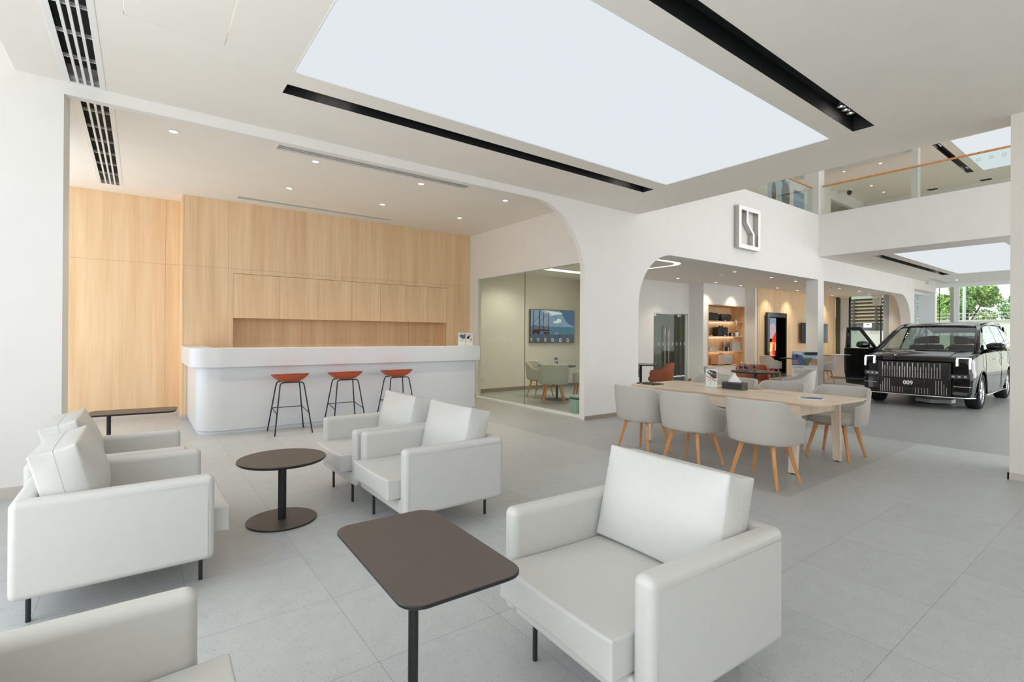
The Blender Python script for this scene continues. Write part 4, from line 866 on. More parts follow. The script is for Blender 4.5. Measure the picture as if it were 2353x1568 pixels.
loc(lambda b: (box(b, -hw+.02, -hw+.16, -.018, .018, DZ-.11, DZ-.03), box(b, hw-.5, hw-.36, -.018, .018, DZ-.11, DZ-.03)), 'top_clamp', M_METAL, dr)
bm = bmesh.new()
for x in (-.62, -.42, -.10, .12, .34, .56, .78): logo_bars(bm, .07, .085, .008, 0, .001, mw=frameY(x, -.0075, 1.26))
fin(bm, 'decals', M_DECAL, dr)
bm = bmesh.new(); pts = [(13.3+.05*i, 11.25+.05*math.sin(i*1.1)+.02*math.sin(i*2.7)) for i in range(100)]
A_ = [bm.verts.new((p[0], p[1], .03)) for p in pts]; B_ = [bm.verts.new((p[0], p[1], 3.1)) for p in pts]
for k in range(99): bm.faces.new((A_[k], A_[k+1], B_[k+1], B_[k]))
o = fin(bm, 'curtain', mat('olive_curtain', srgb(128, 122, 100), .9, noise=.05), None, smooth=True); so_ = o.modifiers.new('s', 'SOLIDIFY'); so_.thickness = .01
tag(o, 'olive grey curtain hanging behind the glass door', 'curtain')
# display niche
nx = thing('display_niche', 'oak display niche with lit shelves built into the cafe wall', 'shelf', ((NX0+NX1)/2, 9.45, NZ0)); hw = (NX1-NX0)/2-.002; H_ = NZ1-NZ0-.004; dp = .48
def nb(name, m, *b, par=nx): return loc(lambda q: box(q, *b), name, m, par)
nb('back_panel', M_WOOD2, -hw, hw, dp-.02, dp, 0.002, H_); nb('side_panel', M_WOOD2, -hw, -hw+.03, -.012, dp-.02, .002, H_); nb('side_panel', M_WOOD2, hw-.03, hw, -.012, dp-.02, .002, H_)
nb('top_panel', M_WOOD2, -hw+.03, hw-.03, -.012, dp-.02, H_-.03, H_); nb('bottom_panel', M_WOOD2, -hw+.03, hw-.03, -.012, dp-.02, .002, .032)
for z in (2.055, 1.525, 1.0):
    s_ = nb('shelf_board', M_WOOD2, -hw+.03, hw-.03, .03, dp-.02, z-NZ0-.03, z-NZ0); nb('led_strip', M_STRIP, -hw+.06, hw-.06, dp-.075, dp-.05, z-NZ0-.036, z-NZ0-.031, par=s_)
struct(obox('wall_cafe', (NX0-.1, NX1+.1, 9.95, 10.0, 0, CC), M_WALL))
def nz(z): return z+.0008
M_BAG = mat('black_nylon', srgb(26, 25, 24), .6, noise=.25, nscale=8, bump=.4); M_SILV = mat('silver_shell', srgb(196, 196, 196), .3, metal=.3, noise=.04); M_CHAMP = mat('champagne_shell', srgb(214, 186, 164), .32, metal=.25, noise=.04); M_REDP = pm('red_plastic', (190, 50, 40)); M_TAGW = M_WHITE
def blob(bm, cx_, cy_, z0, hx, hy, hz, seed, n=22, m=10, p=3.2):
    rnd = random.Random(seed); ph = [rnd.uniform(0, 6) for _ in range(6)]; prev = None
    for i in range(m+1):
        b = -PI/2+PI*i/m; ring = []
        for k in range(n):
            a = 2*PI*k/n; e = 2/p; f = lambda v: math.copysign(abs(v)**e, v)
            w = 1+.05*math.sin(3*a+ph[0])+.04*math.sin(5*a+ph[1]+2*b)+.03*math.sin(7*b+ph[2])
            if b < -.8: w = 1
            ring.append(bm.verts.new((cx_+hx*f(math.cos(b))*f(math.cos(a))*w, cy_+hy*f(math.cos(b))*f(math.sin(a))*w, z0+hz*(1+f(math.sin(b))*(1 if b < 0 else w)))))
        if prev:
            for k in range(n): bm.faces.new((prev[k], prev[(k+1) % n], ring[(k+1) % n], ring[k]))
        prev = ring
    bmesh.ops.remove_doubles(bm, verts=bm.verts[:], dist=.0005)
def duffel(x, label, hx, hz, sd):
    t = thing('duffel_bag', label, 'bag', (x, 9.68, nz(2.055)), 0)
    bm = bmesh.new(); blob(bm, 0, 0, 0, hx, .14, hz, sd); fin(bm, 'body', M_BAG, t, smooth=True)
    bm = bmesh.new(); tube(bm, [(-hx*.4, -.14, hz*.9), (-hx*.2, -.17, hz*1.6), (hx*.2, -.17, hz*1.65), (hx*.45, -.14, hz*.9)], .008, 8); fin(bm, 'handle', M_BAG, t, smooth=True)
duffel(15.86, 'black duffel bag on the left of the top niche shelf', .42, .145, 3); duffel(16.72, 'black folded travel bag on the right of the top niche shelf', .36, .13, 9)
t = thing('hang_tag', 'small red and white tag hanging from the top niche shelf', 'tag', (17.12, 9.475, 2.06))
loc(lambda b: prism(b, [(-.03, .10), (.03, .12), (.09, -.12), (.05, -.13)], -.001, .001, 'Y'), 'paper', M_TAGW, t); loc(lambda b: prism(b, [(-.03, .10), (.03, .12), (.04, .06), (-.01, .05)], -.003, -.0015, 'Y'), 'stripe', M_REDP, t)
t = thing('tote_bag', 'black leather tote bag on the second niche shelf', 'bag', (16.49, 9.69, nz(1.525)))
loc(lambda b: box(b, -.33, .33, -.12, .12, 0, .32), 'body', M_BAG, t, bevel=.045, seg=4)
bm = bmesh.new(); tube(bm, [(-.10, -.115, .28), (-.09, -.125, .16), (0, -.13, .12), (.09, -.125, .16), (.11, -.115, .28)], .018, 8); tube(bm, [(-.08, -.03, .31), (-.12, 0, .36), (.06, 0, .33), (.10, 0, .38), (.13, -.02, .31)], .014, 8); fin(bm, 'handle', M_BAG, t, smooth=True)
def small(name, label, cat, x, y, z, parts, group=None):
    t = thing(name, label, cat, (x, y, nz(z)), 0, group)
    for (pn, m, f, bv) in parts: loc(f, pn, m, t, bevel=bv)
    return t
small('desk_frame', 'small black framed display box on the second niche shelf', 'box', 17.14, 9.62, 1.525, [('frame', M_BLACK, lambda b: holes(b, (-.13, .13), (0, .125), [(-.10, .10, .02, .105)], -.03, .03, 'Y'), 0), ('panel', M_CHAMP, lambda b: box(b, -.099, .099, -.01, .01, .021, .104), 0)])
small('canister', 'small white and dark canister on the second niche shelf', 'canister', 17.44, 9.62, 1.525, [('body', M_WHITE, lambda b: cyl(b, 0, 0, 0, .155, .07), 0), ('cap', M_BLACK, lambda b: cyl(b, 0, 0, .155, .19, .035), 0), ('side_strip', M_BLACK, lambda b: box(b, .055, .09, -.04, .04, .0, .14), 0)])
small('black_pouch', 'edge of a black pouch at the left end of the second niche shelf', 'bag', 15.42, 9.62, 1.525, [('body', M_BAG, lambda b: prism(b, [(-.04, 0), (.0, 0), (.06, .19), (-.04, .20)], -.05, .05, 'Y'), .006)])
small('speaker_box', 'small beige box with a white front on the third niche shelf', 'box', 15.93, 9.63, 1.0, [('body', mat('beige_box', srgb(196, 184, 172), .5, noise=.03), lambda b: box(b, -.15, .19, -.05, .05, 0, .14), .006), ('front_edge', M_WHITE, lambda b: box(b, -.20, -.151, -.045, .045, 0, .13), .004), ('knob', M_REDP, lambda b: box(b, -.19, -.165, -.01, .01, .13, .145), 0)])
small('thermos', 'slim grey thermos flask on the third niche shelf', 'flask', 16.58, 9.62, 1.0, [('body', mat('grey_flask', srgb(140, 142, 138), .35, metal=.3, noise=.04), lambda b: cyl(b, 0, 0, 0, .16, .04), 0), ('lid', M_BLACK, lambda b: cyl(b, 0, 0, .16, .19, .032), 0)])
small('coffee_maker', 'small black and glass coffee pot on the third niche shelf', 'coffee pot', 16.80, 9.62, 1.0, [('body', M_BLACK, lambda b: cyl(b, -.03, 0, 0, .13, .06), 0), ('jar', M_METAL, lambda b: cyl(b, .07, 0, 0, .12, .035), 0), ('lid', M_BLACK, lambda b: cyl(b, .0, 0, .13, .17, .03), 0)])
small('slim_case', 'pale thin case standing at the back of the third niche shelf', 'case', 17.15, 9.80, 1.0, [('body', M_CHAMP, lambda b: box(b, -.22, .17, -.03, .03, 0, .33), .01), ('handle', M_WHITE, lambda b: box(b, -.15, .1, -.036, -.031, .27, .29), 0)])
small('briefcase', 'silver hard briefcase on the right of the third niche shelf', 'case', 17.33, 9.60, 1.0, [('body', mat('grey_case', srgb(186, 180, 170), .4, noise=.02), lambda b: box(b, -.29, .30, -.05, .05, 0, .33), .015), ('latch', M_METAL, lambda b: box(b, .26, .275, -.055, -.0505, .10, .24), 0), ('badge', M_DECALG, lambda b: box(b, -.08, .06, -.0512, -.0505, .155, .175), 0)])
for k, (x, z) in enumerate(((15.60, 1.525), (16.45, 1.525), (17.55, 1.525), (16.0, 1.0), (17.0, 1.0), (16.45, 2.055), (16.98, NZ0+.032))):
    t = thing('price_tag', 'tiny white price tag in the display niche, '+('second shelf left', 'second shelf under the tote bag', 'second shelf right', 'third shelf left', 'third shelf beside the briefcase', 'top shelf middle', 'bottom beside the suitcase')[k], 'price tag', (x, 9.495+(0 if k < 6 else -.02), nz(z)), 0, 'price tags on the niche shelves'); loc(lambda b: prism(b, [(-.02, 0), (.012, 0), (-.005, .03), (-.02, .03)], -.035, .035, 'X'), 'card', M_WHITE, t)
t = thing('suitcase', 'silver and champagne wheeled suitcase lying on the bottom of the niche', 'suitcase', (16.58, 9.66, nz(NZ0+.032)), .0)
loc(lambda b: box(b, -.50, -.30, -.16, .16, .02, .375), 'rear_shell', M_CHAMP, t, bevel=.035, seg=4); loc(lambda b: box(b, -.299, -.09, -.16, .16, .02, .375), 'front_shell', M_CHAMP, t, bevel=.02, seg=3)
loc(lambda b: box(b, -.089, .40, -.155, .155, .025, .37), 'shell', M_SILV, t, bevel=.02, seg=3); loc(lambda b: (box(b, -.08, .39, -.159, -.1555, .185, .20), box(b, -.08, .39, -.159, -.1555, .225, .235)), 'rib', M_CHAMP, t)
bm = bmesh.new(); tube(bm, [(-.24, 0, .37), (-.20, 0, .41), (.0, 0, .41), (.08, 0, .37)], .012, 8); fin(bm, 'handle', M_CHAMP, t, smooth=True)
for z in (.05, .33):
    for y in (-.11, .11): bm = bmesh.new(); lathe(bm, [(0, -.02), (.03, -.02), (.03, .02), (0, .02)], (.445, y, z), 14, 'Y'); fin(bm, 'wheel', M_REDP, t)
loc(lambda b: (box(b, .40, .43, -.13, -.09, .03, .07), box(b, .40, .43, .09, .13, .03, .07), box(b, .40, .43, -.13, -.09, .31, .35), box(b, .40, .43, .09, .13, .31, .35)), 'wheel_mount', M_BLACK, t)
loc(lambda b: (box(b, -.49, -.1, -.10, -.06, 0, .02), box(b, -.49, -.1, .06, .1, 0, .02), box(b, .1, .38, -.1, .1, 0, .024)), 'glide_foot', M_BLACK, t)
# poster screen
t = thing('poster_screen', 'tall black framed advertising screen with red city picture in front of the wood wall', 'screen', (19.22, 9.0, 0)); w, h = .77, 2.42
M_GLOSS = mat('black_gloss', srgb(20, 21, 23), .12, noise=.02, spec=.6)
loc(lambda b: box(b, -w, w, -.0, .06, 0, h), 'housing', M_GLOSS, t, bevel=.006)
loc(lambda b: holes(b, (-w+.02, w-.02), (.02, h-.02), [(-w+.18, w-.10, .12, h-.17)], -.012, -.001, 'Y'), 'bezel', mat('green_black_gloss', srgb(44, 56, 50), .15, noise=.1), t)
PS = [emis('poster_red', srgb(150, 22, 26), .8), emis('poster_orange', srgb(244, 150, 60), 1.0), emis('poster_glow', srgb(255, 225, 170), 1.0), emis('poster_pink', srgb(206, 178, 190), .8), emis('poster_dark', srgb(40, 8, 10), .6), emis('poster_blue', srgb(150, 158, 190), .8), emis('poster_black', srgb(8, 8, 9), .5), emis('poster_scarlet', srgb(216, 70, 40), .9)]
bm = bmesh.new(); art(bm, frameY(0, -.0022, 0), [(6, R(-w+.18, w-.10, .12, h-.17)), (5, R(-.58, -.10, 1.6, 2.22)), (3, [(-.58, 1.95), (-.3, 2.05), (-.10, 1.8), (-.10, 1.45), (-.58, 1.45)]), (7, [(-.10, 1.72), (-.10, 1.30), (-.45, 1.30), (-.40, 1.45)]), (1, R(-.58, -.22, .84, 1.32)), (2, [(-.56, .98), (-.5, 1.28), (-.38, 1.30), (-.42, 1.0), (-.5, .95)]), (7, [(-.36, .84), (-.36, 1.0), (-.26, 1.28), (-.22, 1.28), (-.22, .84)]), (3, R(-.40, -.385, .84, 1.32)), (3, R(-.23, -.21, .80, 1.34)), (3, R(-.58, -.21, .80, .84)), (1, R(-.20, -.10, 1.0, 1.3)), (0, R(-.58, -.10, .12, .80)), (4, [(-.58, .12), (-.10, .12), (-.10, .45), (-.3, .2), (-.58, .3)]), (0, R(-.20, -.10, .80, 1.0)), (4, [(-.3, .78), (-.10, .78), (-.10, .5)])], .001); fin(bm, 'picture', PS, t)
t = thing('television', 'large dark television on the cafe wood wall, mostly hidden behind the slim pillar', 'television', (22.4, 9.0, 1.67)); loc(lambda b: box(b, -1.22, 1.22, -.06, 0, -.40, .42), 'case', M_GLOSS, t, bevel=.01); loc(lambda b: box(b, -1.2, 1.2, -.064, -.061, -.38, .40), 'screen', mat('dark_screen', srgb(34, 40, 46), .1, noise=.02), t); loc(lambda b: box(b, -.3, .3, 0, .099, -.2, .2), 'wall_bracket', M_BLACK, t)
# standee
t = thing('standee', 'white promotional standee with car interior picture leaning at the slim pillar', 'standee', (15.70, 6.565, 0)); w, h = .358, 1.083
loc(lambda b: box(b, 0, .02, -w, w, 0.0, h), 'board', M_WHITE, t); loc(lambda b: prism(b, [(.021, .0), (.021, .7), (.19, .0)], -.01, .01, 'Y'), 'rear_strut', M_WHITE, t)
sp = [(9, R(-w+.004, w-.004, .665, h-.008)), (0, [(-w+.004, .67), (-w+.004, .98), (-.20, 1.0), (-.05, .95), (-.07, .67)]), (1, E(-.21, .93, .035, .055)), (10, [(-w+.004, 1.05), (-.1, 1.06), (-.02, 1.0), (-.2, 1.0)]), (1, [(-.04, 1.0), (.02, 1.06), (w-.004, h-.01), (w-.004, .99), (.1, .98)]), (10, [(-.06, .97), (.3, .93), (.3, .91), (-.05, .95)]), (3, R(-.06, .2, .68, .90)), (8, R(.03, .16, .72, .83)), (2, R(-.05, .16, .86, .885)),
      (7, [(-w+.004, .76), (-.19, .78), (-.19, .82), (-w+.004, .80)]), (7, [(-w+.004, .70), (-.14, .73), (-.14, .76), (-w+.004, .745)]), (5, E(-.13, .75, .02, .02)), (10, [(w-.004, .98), (.10, .66), (w-.004, .66)]), (7, [(w-.004, .88), (.22, .88), (.09, .685), (w-.004, .685)]), (10, R(-w+.002, w-.002, .62, .664))]
sp += [(6, R(-.30, -.06, z-.004, z+.004)) for z in (.555, .51, .485, .455, .43)]+[(3, E(.27, .34, .055, .03)), (9, E(.27, .345, .035, .018)), (7, R(.13, .31, .19, .28)), (6, R(.0, .3, .06, .063))]
bm = bmesh.new(); art(bm, frameX(-.0005, 0, 0), sp, .001); fin(bm, 'print', INK, t)
text('lettering', 'ULTIMATE', .066, I_DARK, t, frameX(-.002, .17, .602), .0003)
bm = bmesh.new(); logo_bars(bm, .045, .05, .005, .0, .0006, mw=frameX(-.0022, -.16, .725)); fin(bm, 'emblem', M_DECAL, t)
loc(lambda b: [box(b, -.0028, -.0022, -.315+.017*k, -.315+.017*k+.011, .718, .732) for k in range(7)], 'fine_print', M_DECAL, t)
# half wall and wall sign
t = thing('low_partition', 'waist-high white partition with rounded corner in front of the far cafe window', 'partition', (20.52, 7.3, 0))
loc(lambda b: prism(b, rrect(0, 4.2, -.6, .40, .12), .07, .84), 'body', M_WARM, t); loc(lambda b: prism(b, rrect(-.012, 4.2, -.6, .412, .13), 0, .07), 'skirting', M_BASE, t); loc(lambda b: prism(b, rrect(-.02, 4.2, -.6, .42, .13), .84, .875), 'cap', M_WHITE, t, bevel=.006)
t = thing('wall_sign', 'square steel emblem mounted high on the white wall above the arch', 'sign', (11.836, Y1-.0005, 4.135))
bm = bmesh.new(); logo_bars(bm, 1.0, 1.01, .105, 0.0, .12, .9, mw=frameY(0, 0, 0)); sg = fin(bm, 'emblem', M_METAL, t)
bm = bmesh.new(); logo_bars(bm, 1.0, 1.01, .105, .1205, .125, .9, mw=frameY(0, 0, 0)); fin(bm, 'front_face', mat('white_acrylic', (.92, .91, .90, 1), .3, noise=.01, emit=(1, 1, 1, 1), es=.12), t)
# posters upstairs
def poster(x0, x1, z0, z1, label, shapes, mats, cat='poster'):
    t = thing('wall_poster', label, cat, ((x0+x1)/2, 8.985, (z0+z1)/2)); w, h = (x1-x0)/2, (z1-z0)/2
    loc(lambda b: box(b, -w, w, 0, .012, -h, h), 'board', M_WHITE, t); bm = bmesh.new(); art(bm, frameY(0, -.0005, 0), shapes, .001); fin(bm, 'print', mats, t)
PU = [pm('poster_pale_blue', (176, 196, 206)), pm('poster_navy', (52, 66, 92)), pm('poster_brown', (96, 74, 70)), pm('poster_cornflower', (134, 166, 196)), pm('poster_brick', (170, 128, 112)), pm('poster_stone', (180, 176, 166)), pm('poster_slate', (72, 80, 84)), pm('poster_teal', (84, 122, 140))]
poster(18.42, 20.15, 5.4, 7.55, 'pale blue poster with dark ovals on the upper floor wall, behind the glass', [(0, R(-.86, .86, -1.07, 1.07)), (1, E(-.42, .42, .17, .40, 26)), (2, E(-.42, .30, .16, .27, 26)), (2, E(.52, .50, .34, .50, 26)), (6, E(.52, .40, .30, .38, 26)), (1, [(.1, 1.07), (.5, 1.07), (.3, .85)]), (1, [(-.1, -.12), (.05, -.05), (.4, -.35), (.1, -.35)]), (1, E(.12, -.05, .05, .12, 16)), (1, [(-.4, -.5), (.2, -.2), (.8, -.6), (.8, -.9), (-.4, -.9)])], PU)
poster(20.5, 22.0, 5.4, 7.3, 'blue poster with a brick building on the upper floor wall, behind the glass', [(3, R(-.75, .75, -.95, .95)), (7, [(-.75, .85), (.75, .55), (.75, .95), (-.75, .95)]), (4, R(-.2, .75, -.95, .05)), (5, [(-.35, .05), (.1, .25), (.75, .30), (.75, .38), (.1, .33), (-.4, .12)]), (6, R(.0, .16, -.5, .0)), (6, R(.3, .44, -.5, .05)), (5, R(-.3, .0, -.95, -.15)), (6, R(.5, .56, -.95, .1))], PU)
t = thing('security_camera', 'small dome security camera on the upper floor ceiling edge', 'camera', (24.9, 8.6, UP-.16)); bm = bmesh.new(); lathe(bm, [(0, .1), (.09, .1), (.09, .0), (.07, -.05), (0, -.08)], n=18); fin(bm, 'dome', M_BLACK, t, smooth=True); loc(lambda b: (box(b, -.35, .1, -.12, .12, .1, .16), box(b, -.1, .1, .0, .45, .11, .2)), 'mount', M_WHITE, t)
#__PART3__
# ================================================================== CAR
M_CAR = mat('black_car_paint', srgb(6, 7, 8), .10, noise=.02, nscale=4, coat=.8, spec=.15)
M_CARG = glass('car_glass', (.52, .60, .56, 1), 1.6); M_SEAT = mat('dark_interior', srgb(34, 34, 36), .7, noise=.1); M_TYRE = mat('tyre_rubber', srgb(24, 24, 26), .8, noise=.1, nscale=30)
M_RIM = mat('polished_rim', srgb(200, 202, 206), .2, metal=.9, noise=.02); M_LED = emis('white_led', (.88, .93, 1, 1), 2.2); M_GRL = mat('gloss_grille', srgb(14, 15, 17), .15, noise=.02, spec=.8); M_LENS = mat('lamp_lens', srgb(70, 74, 78), .1, noise=.05, spec=.9)
car = thing('car', 'large black minivan with chrome strip grille and 009 plate in the showroom hall', 'car', (13.40, 3.41, 0), math.radians(1.4))
fx = lambda y, k=1.0: .15*abs(y)**3*k
ST = [(0.0, .90, .30, 1.00, .02), (.03, .945, .25, 1.07, .025), (.12, .965, .24, 1.10, .03), (.35, .98, .24, 1.135, .04), (.6, .985, .24, 1.165, .04), (.9, .99, .23, 1.20, .03), (1.4, .985, .22, 1.215, .0), (2.5, 1.0, .22, 1.225, .0), (4.2, 1.0, .23, 1.235, .0), (4.9, .98, .25, 1.235, 0), (5.18, .95, .30, 1.20, 0), (5.26, .90, .45, 1.12, 0)]
# intermediate stations keep the sides taut
stx = []
for a, b in zip(ST[:-1], ST[1:]):
    n_ = max(1, int((b[0]-a[0])/.22))
    for i in range(n_): stx.append(tuple(a[j]+(b[j]-a[j])*i/n_ for j in range(5)))
stx.append(ST[-1])
bm = bmesh.new(); rows = []
for (x, hw, zb, zs, cr) in stx:
    hgt = zs-zb
    half = [(0, zb), (.5*hw, zb), (.86*hw, zb), (.955*hw, zb+.03), (.985*hw, zb+.15*hgt), (1.0*hw, zb+.42*hgt), (1.005*hw, zb+.62*hgt), (.985*hw, zb+.70*hgt), (.985*hw, zs-.10), (.97*hw, zs-.035), (.93*hw, zs-.004), (.80*hw, zs+cr*.5), (.62*hw, zs+cr*.5-.004), (.60*hw, zs+cr*.9), (.3*hw, zs+cr), (0, zs+cr*1.05)]
    pts = half + [(-p[0], p[1]) for p in half[-2:0:-1]]
    rows.append([bm.verts.new((x+fx(p[0], max(0, 1-x/.7)), p[0], p[1])) for p in pts])
n = len(rows[0])
for i in range(len(rows)-1):
    for k in range(n): bm.faces.new((rows[i][k], rows[i][(k+1) % n], rows[i+1][(k+1) % n], rows[i+1][k]))
# subdivided front skin
H_ = n//2
for r, fl in ((rows[0], False), (rows[-1], True)):
    for k in range(H_):
        a, b, c_, d = r[k], r[k+1], r[(n-k-1) % n], r[(n-k) % n]
        vs = [v for v in (a, b, c_, d)]; u_ = []
        for v in vs:
            if v not in u_: u_.append(v)
        if len(u_) > 2:
            try: bm.faces.new(u_)
            except ValueError: pass
bmesh.ops.recalc_face_normals(bm, faces=bm.faces[:])
body = fin(bm, 'body', M_CAR, car, smooth=True)
cut = bmesh.new()
for ax in (.875, 4.08):
    for s in (-1, 1): lathe(cut, [(0, s*.68), (.435, s*.68), (.435, s*1.2), (0, s*1.2)], (ax, 0, .375), 40, 'Y')
bmesh.ops.remove_doubles(cut, verts=cut.verts[:], dist=.0002); bmesh.ops.recalc_face_normals(cut, faces=cut.faces[:])
cme = bpy.data.meshes.new('cut'); cut.to_mesh(cme); cut.free(); co = bpy.data.objects.new('cut', cme); COL.objects.link(co); co.parent = car
mod = body.modifiers.new('c', 'BOOLEAN'); mod.object = co; mod.operation = 'DIFFERENCE'; mod.solver = 'EXACT'
bpy.context.view_layer.update(); dg = bpy.context.evaluated_depsgraph_get(); nm = bpy.data.meshes.new_from_object(body.evaluated_get(dg)); body.modifiers.clear()
body.data = nm; nm.materials.clear(); nm.materials.append(M_CAR); bpy.data.objects.remove(co)
try: nm.set_sharp_from_angle(angle=math.radians(32))
except Exception: pass
def cb(name, m, f, par=None, **k): return loc(f, name, m, par or car, **k)
# windscreen, roof, pillars, side glass
def sheet(P, nu, nv):
    b = bmesh.new(); g = [[b.verts.new(P(i/nu, j/nv)) for j in range(nv+1)] for i in range(nu+1)]
    for i in range(nu):
        for j in range(nv): b.faces.new((g[i][j], g[i+1][j], g[i+1][j+1], g[i][j+1]))
    return b
def wsP(u, v):
    yy_ = (2*u-1); hw = .86+(.69-.86)*v; x = .90+(2.12-.90)*v-.16*(1-yy_*yy_)*(1-.4*v); z = 1.205+(1.772-1.205)*v**.93+.03*(1-yy_*yy_)
    return (x, yy_*hw, z)
fin(sheet(wsP, 20, 8), 'windscreen', M_CARG, car, smooth=True)
RF = [(2.08, 1.765, .69, .03), (2.35, 1.815, .715, .035), (2.8, 1.85, .73, .045), (3.4, 1.865, .735, .05), (4.2, 1.855, .735, .045), (4.8, 1.80, .72, .04), (5.15, 1.70, .70, .03), (5.2, 1.66, .69, .02)]
def rfP(u, v):
    q = u*(len(RF)-1); i = min(int(q), len(RF)-2); f = q-i; a = [RF[i][k]+(RF[i+1][k]-RF[i][k])*f for k in range(4)]; y = 2*v-1
    return (a[0]-(.12*(1-y*y) if u == 0 else 0), y*a[2], a[1]+a[3]*(1-y**4)*1.2)
b_ = sheet(rfP, 21, 16); r = fin(b_, 'roof', M_CAR, car, smooth=True); so2 = r.modifiers.new('s', 'SOLIDIFY'); so2.thickness = .035; so2.offset = -1
def quadbar(b, p, q, w, t, s):
    """flat bar between p and q (x,y,z), width w along x, thickness t along y"""
    p, q = Vector(p), Vector(q); d = (q-p).normalized(); n1 = Vector((d.z, 0, -d.x)).normalized()*w/2 if abs(d.z)+abs(d.x) > .01 else Vector((w/2, 0, 0)); n2 = Vector((0, t*s, 0))
    A = [b.verts.new(c+e) for c in (p, q) for e in (n1, -n1, -n1-n2, n1-n2)]
    for f in ((0, 1, 2, 3), (7, 6, 5, 4), (0, 4, 5, 1), (1, 5, 6, 2), (2, 6, 7, 3), (3, 7, 4, 0)): b.faces.new([A[i] for i in f])
for s in (-1, 1):
    cb('windscreen_pillar', M_CAR, lambda b: tube(b, [(.86, s*.895, 1.19), (1.3, s*.84, 1.41), (1.75, s*.775, 1.63), (2.15, s*.715, 1.785)], .052, 8), smooth=True)
    cb('roof_rail', M_CAR, lambda b: tube(b, [(2.1, s*.72, 1.78), (2.8, s*.745, 1.85), (3.6, s*.75, 1.865), (4.4, s*.75, 1.845), (5.0, s*.72, 1.74), (5.2, s*.70, 1.66)], .04, 8), smooth=True)
    for (x0_, x1_) in ((2.98, 3.02), (4.12, 4.20)): cb('pillar', M_CAR, lambda b: quadbar(b, (x0_, s*.965, 1.21), (x1_, s*.76, 1.84), .09, .03, s))
    cb('rear_pillar', M_CAR, lambda b: prism(b, [(4.95, 1.21), (5.24, 1.18), (5.20, 1.66), (4.72, 1.80)], s*.80-.02, s*.80+.02, 'Y'))
    cb('belt_trim', M_CHROME, lambda b: tube(b, [(1.15, s*.955, 1.225), (2.5, s*.975, 1.24), (4.2, s*.975, 1.25), (5.0, s*.95, 1.25)], .008, 6), smooth=True)
    cb('window_trim', M_CHROME, lambda b: tube(b, [(1.25, s*.88, 1.36), (1.75, s*.81, 1.62), (2.2, s*.755, 1.765), (2.9, s*.768, 1.805), (4.2, s*.77, 1.80), (4.75, s*.745, 1.72)], .008, 6), smooth=True)
    wins = [[(1.15, 1.235), (1.50, 1.45), (1.62, 1.235)], [(1.66, 1.24), (1.62, 1.50), (2.15, 1.755), (2.94, 1.81), (2.94, 1.24)], [(3.05, 1.24), (3.05, 1.81), (4.10, 1.80), (4.10, 1.24)], [(4.20, 1.25), (4.20, 1.80), (4.74, 1.72), (4.93, 1.25)]]
    for wi, wp in enumerate(wins):
        if s == 1 and wi < 2: continue
        cb('side_window', M_CARG, lambda b: b.faces.new([b.verts.new((p[0], s*(.965-(p[1]-1.235)/.6*.205), p[1])) for p in wp]))
cb('rear_window', M_CARG, lambda b: b.faces.new([b.verts.new(p) for p in ((5.18, .70, 1.66), (5.25, .86, 1.2), (5.25, -.86, 1.2), (5.18, -.70, 1.66))]))
# interior
cb('dashboard', M_SEAT, lambda b: box(b, 1.0, 1.45, -.80, .80, .85, 1.235), bevel=.04, seg=3)
cb('cabin_floor', M_SEAT, lambda b: box(b, 1.15, 5.0, -.78, .78, .42, .50))
cb('steering_wheel', M_SEAT, lambda b: tube(b, [(1.62+.05*math.sin(2*PI*k/20), -.38+.18*math.cos(2*PI*k/20), 1.15+.17*math.sin(2*PI*k/20)) for k in range(20)], .015, 6, close=True), smooth=True)
for (x, y) in ((2.0, -.38), (2.0, .38), (3.15, -.40), (3.15, .40), (4.2, 0.0)):
    s_ = cb('car_seat', M_SEAT, lambda b: (box(b, x-.25, x+.25, y-.25, y+.25, .55, .80), prism(b, [(x+.18, .7), (x+.34, .7), (x+.48, 1.33), (x+.36, 1.33)], y-.24, y+.24, 'Y')), bevel=.05, seg=3)
    cb('headrest', M_SEAT, lambda b: box(b, x+.38, x+.50, y-.14, y+.14, 1.36, 1.56), s_, bevel=.045, seg=3)
# wheels
def wheel(ax, s):
    w = bpy.data.objects.new('wheel', None); 
    b = bmesh.new(); yo = s*.98; yi = s*.74
    lathe(b, [(.27, yi), (.355, yi), (.375, yi+s*.03), (.378, yo-s*.04), (.35, yo), (.27, yo+s*.004), (.262, yo-s*.03), (.262, yi)], (ax, 0, .378), 48, 'Y'); ty = fin(b, 'wheel', M_TYRE, car, smooth=True)
    b = bmesh.new(); lathe(b, [(.262, yo-s*.01), (.25, yo-s*.015), (.245, yo-s*.06), (.262, yo-s*.12)], (ax, 0, .378), 40, 'Y')
    for k in range(22):
        a = 2*PI*k/22
        for da, rr in ((0, .25), (.10, .22)):
            c0 = Vector((math.cos(a), 0, math.sin(a))); c1 = Vector((math.cos(a+da+.02), 0, math.sin(a+da+.02)))
            tube(b, [Vector((ax, yo-s*.035, .378))+c0*.05, Vector((ax, yo-s*.022, .378))+c1*rr], .0085 if da == 0 else .006, 5)
    lathe(b, [(0, yo-s*.02), (.045, yo-s*.025), (.055, yo-s*.05), (0, yo-s*.06)], (ax, 0, .378), 20, 'Y'); fin(b, 'rim', M_RIM, ty, smooth=True)
    b = bmesh.new(); lathe(b, [(0, yo-s*.07), (.25, yo-s*.07), (.25, yo-s*.09), (0, yo-s*.09)], (ax, 0, .378), 30, 'Y'); fin(b, 'brake_disc', M_BLACK, ty); bpy.data.objects.remove(w)
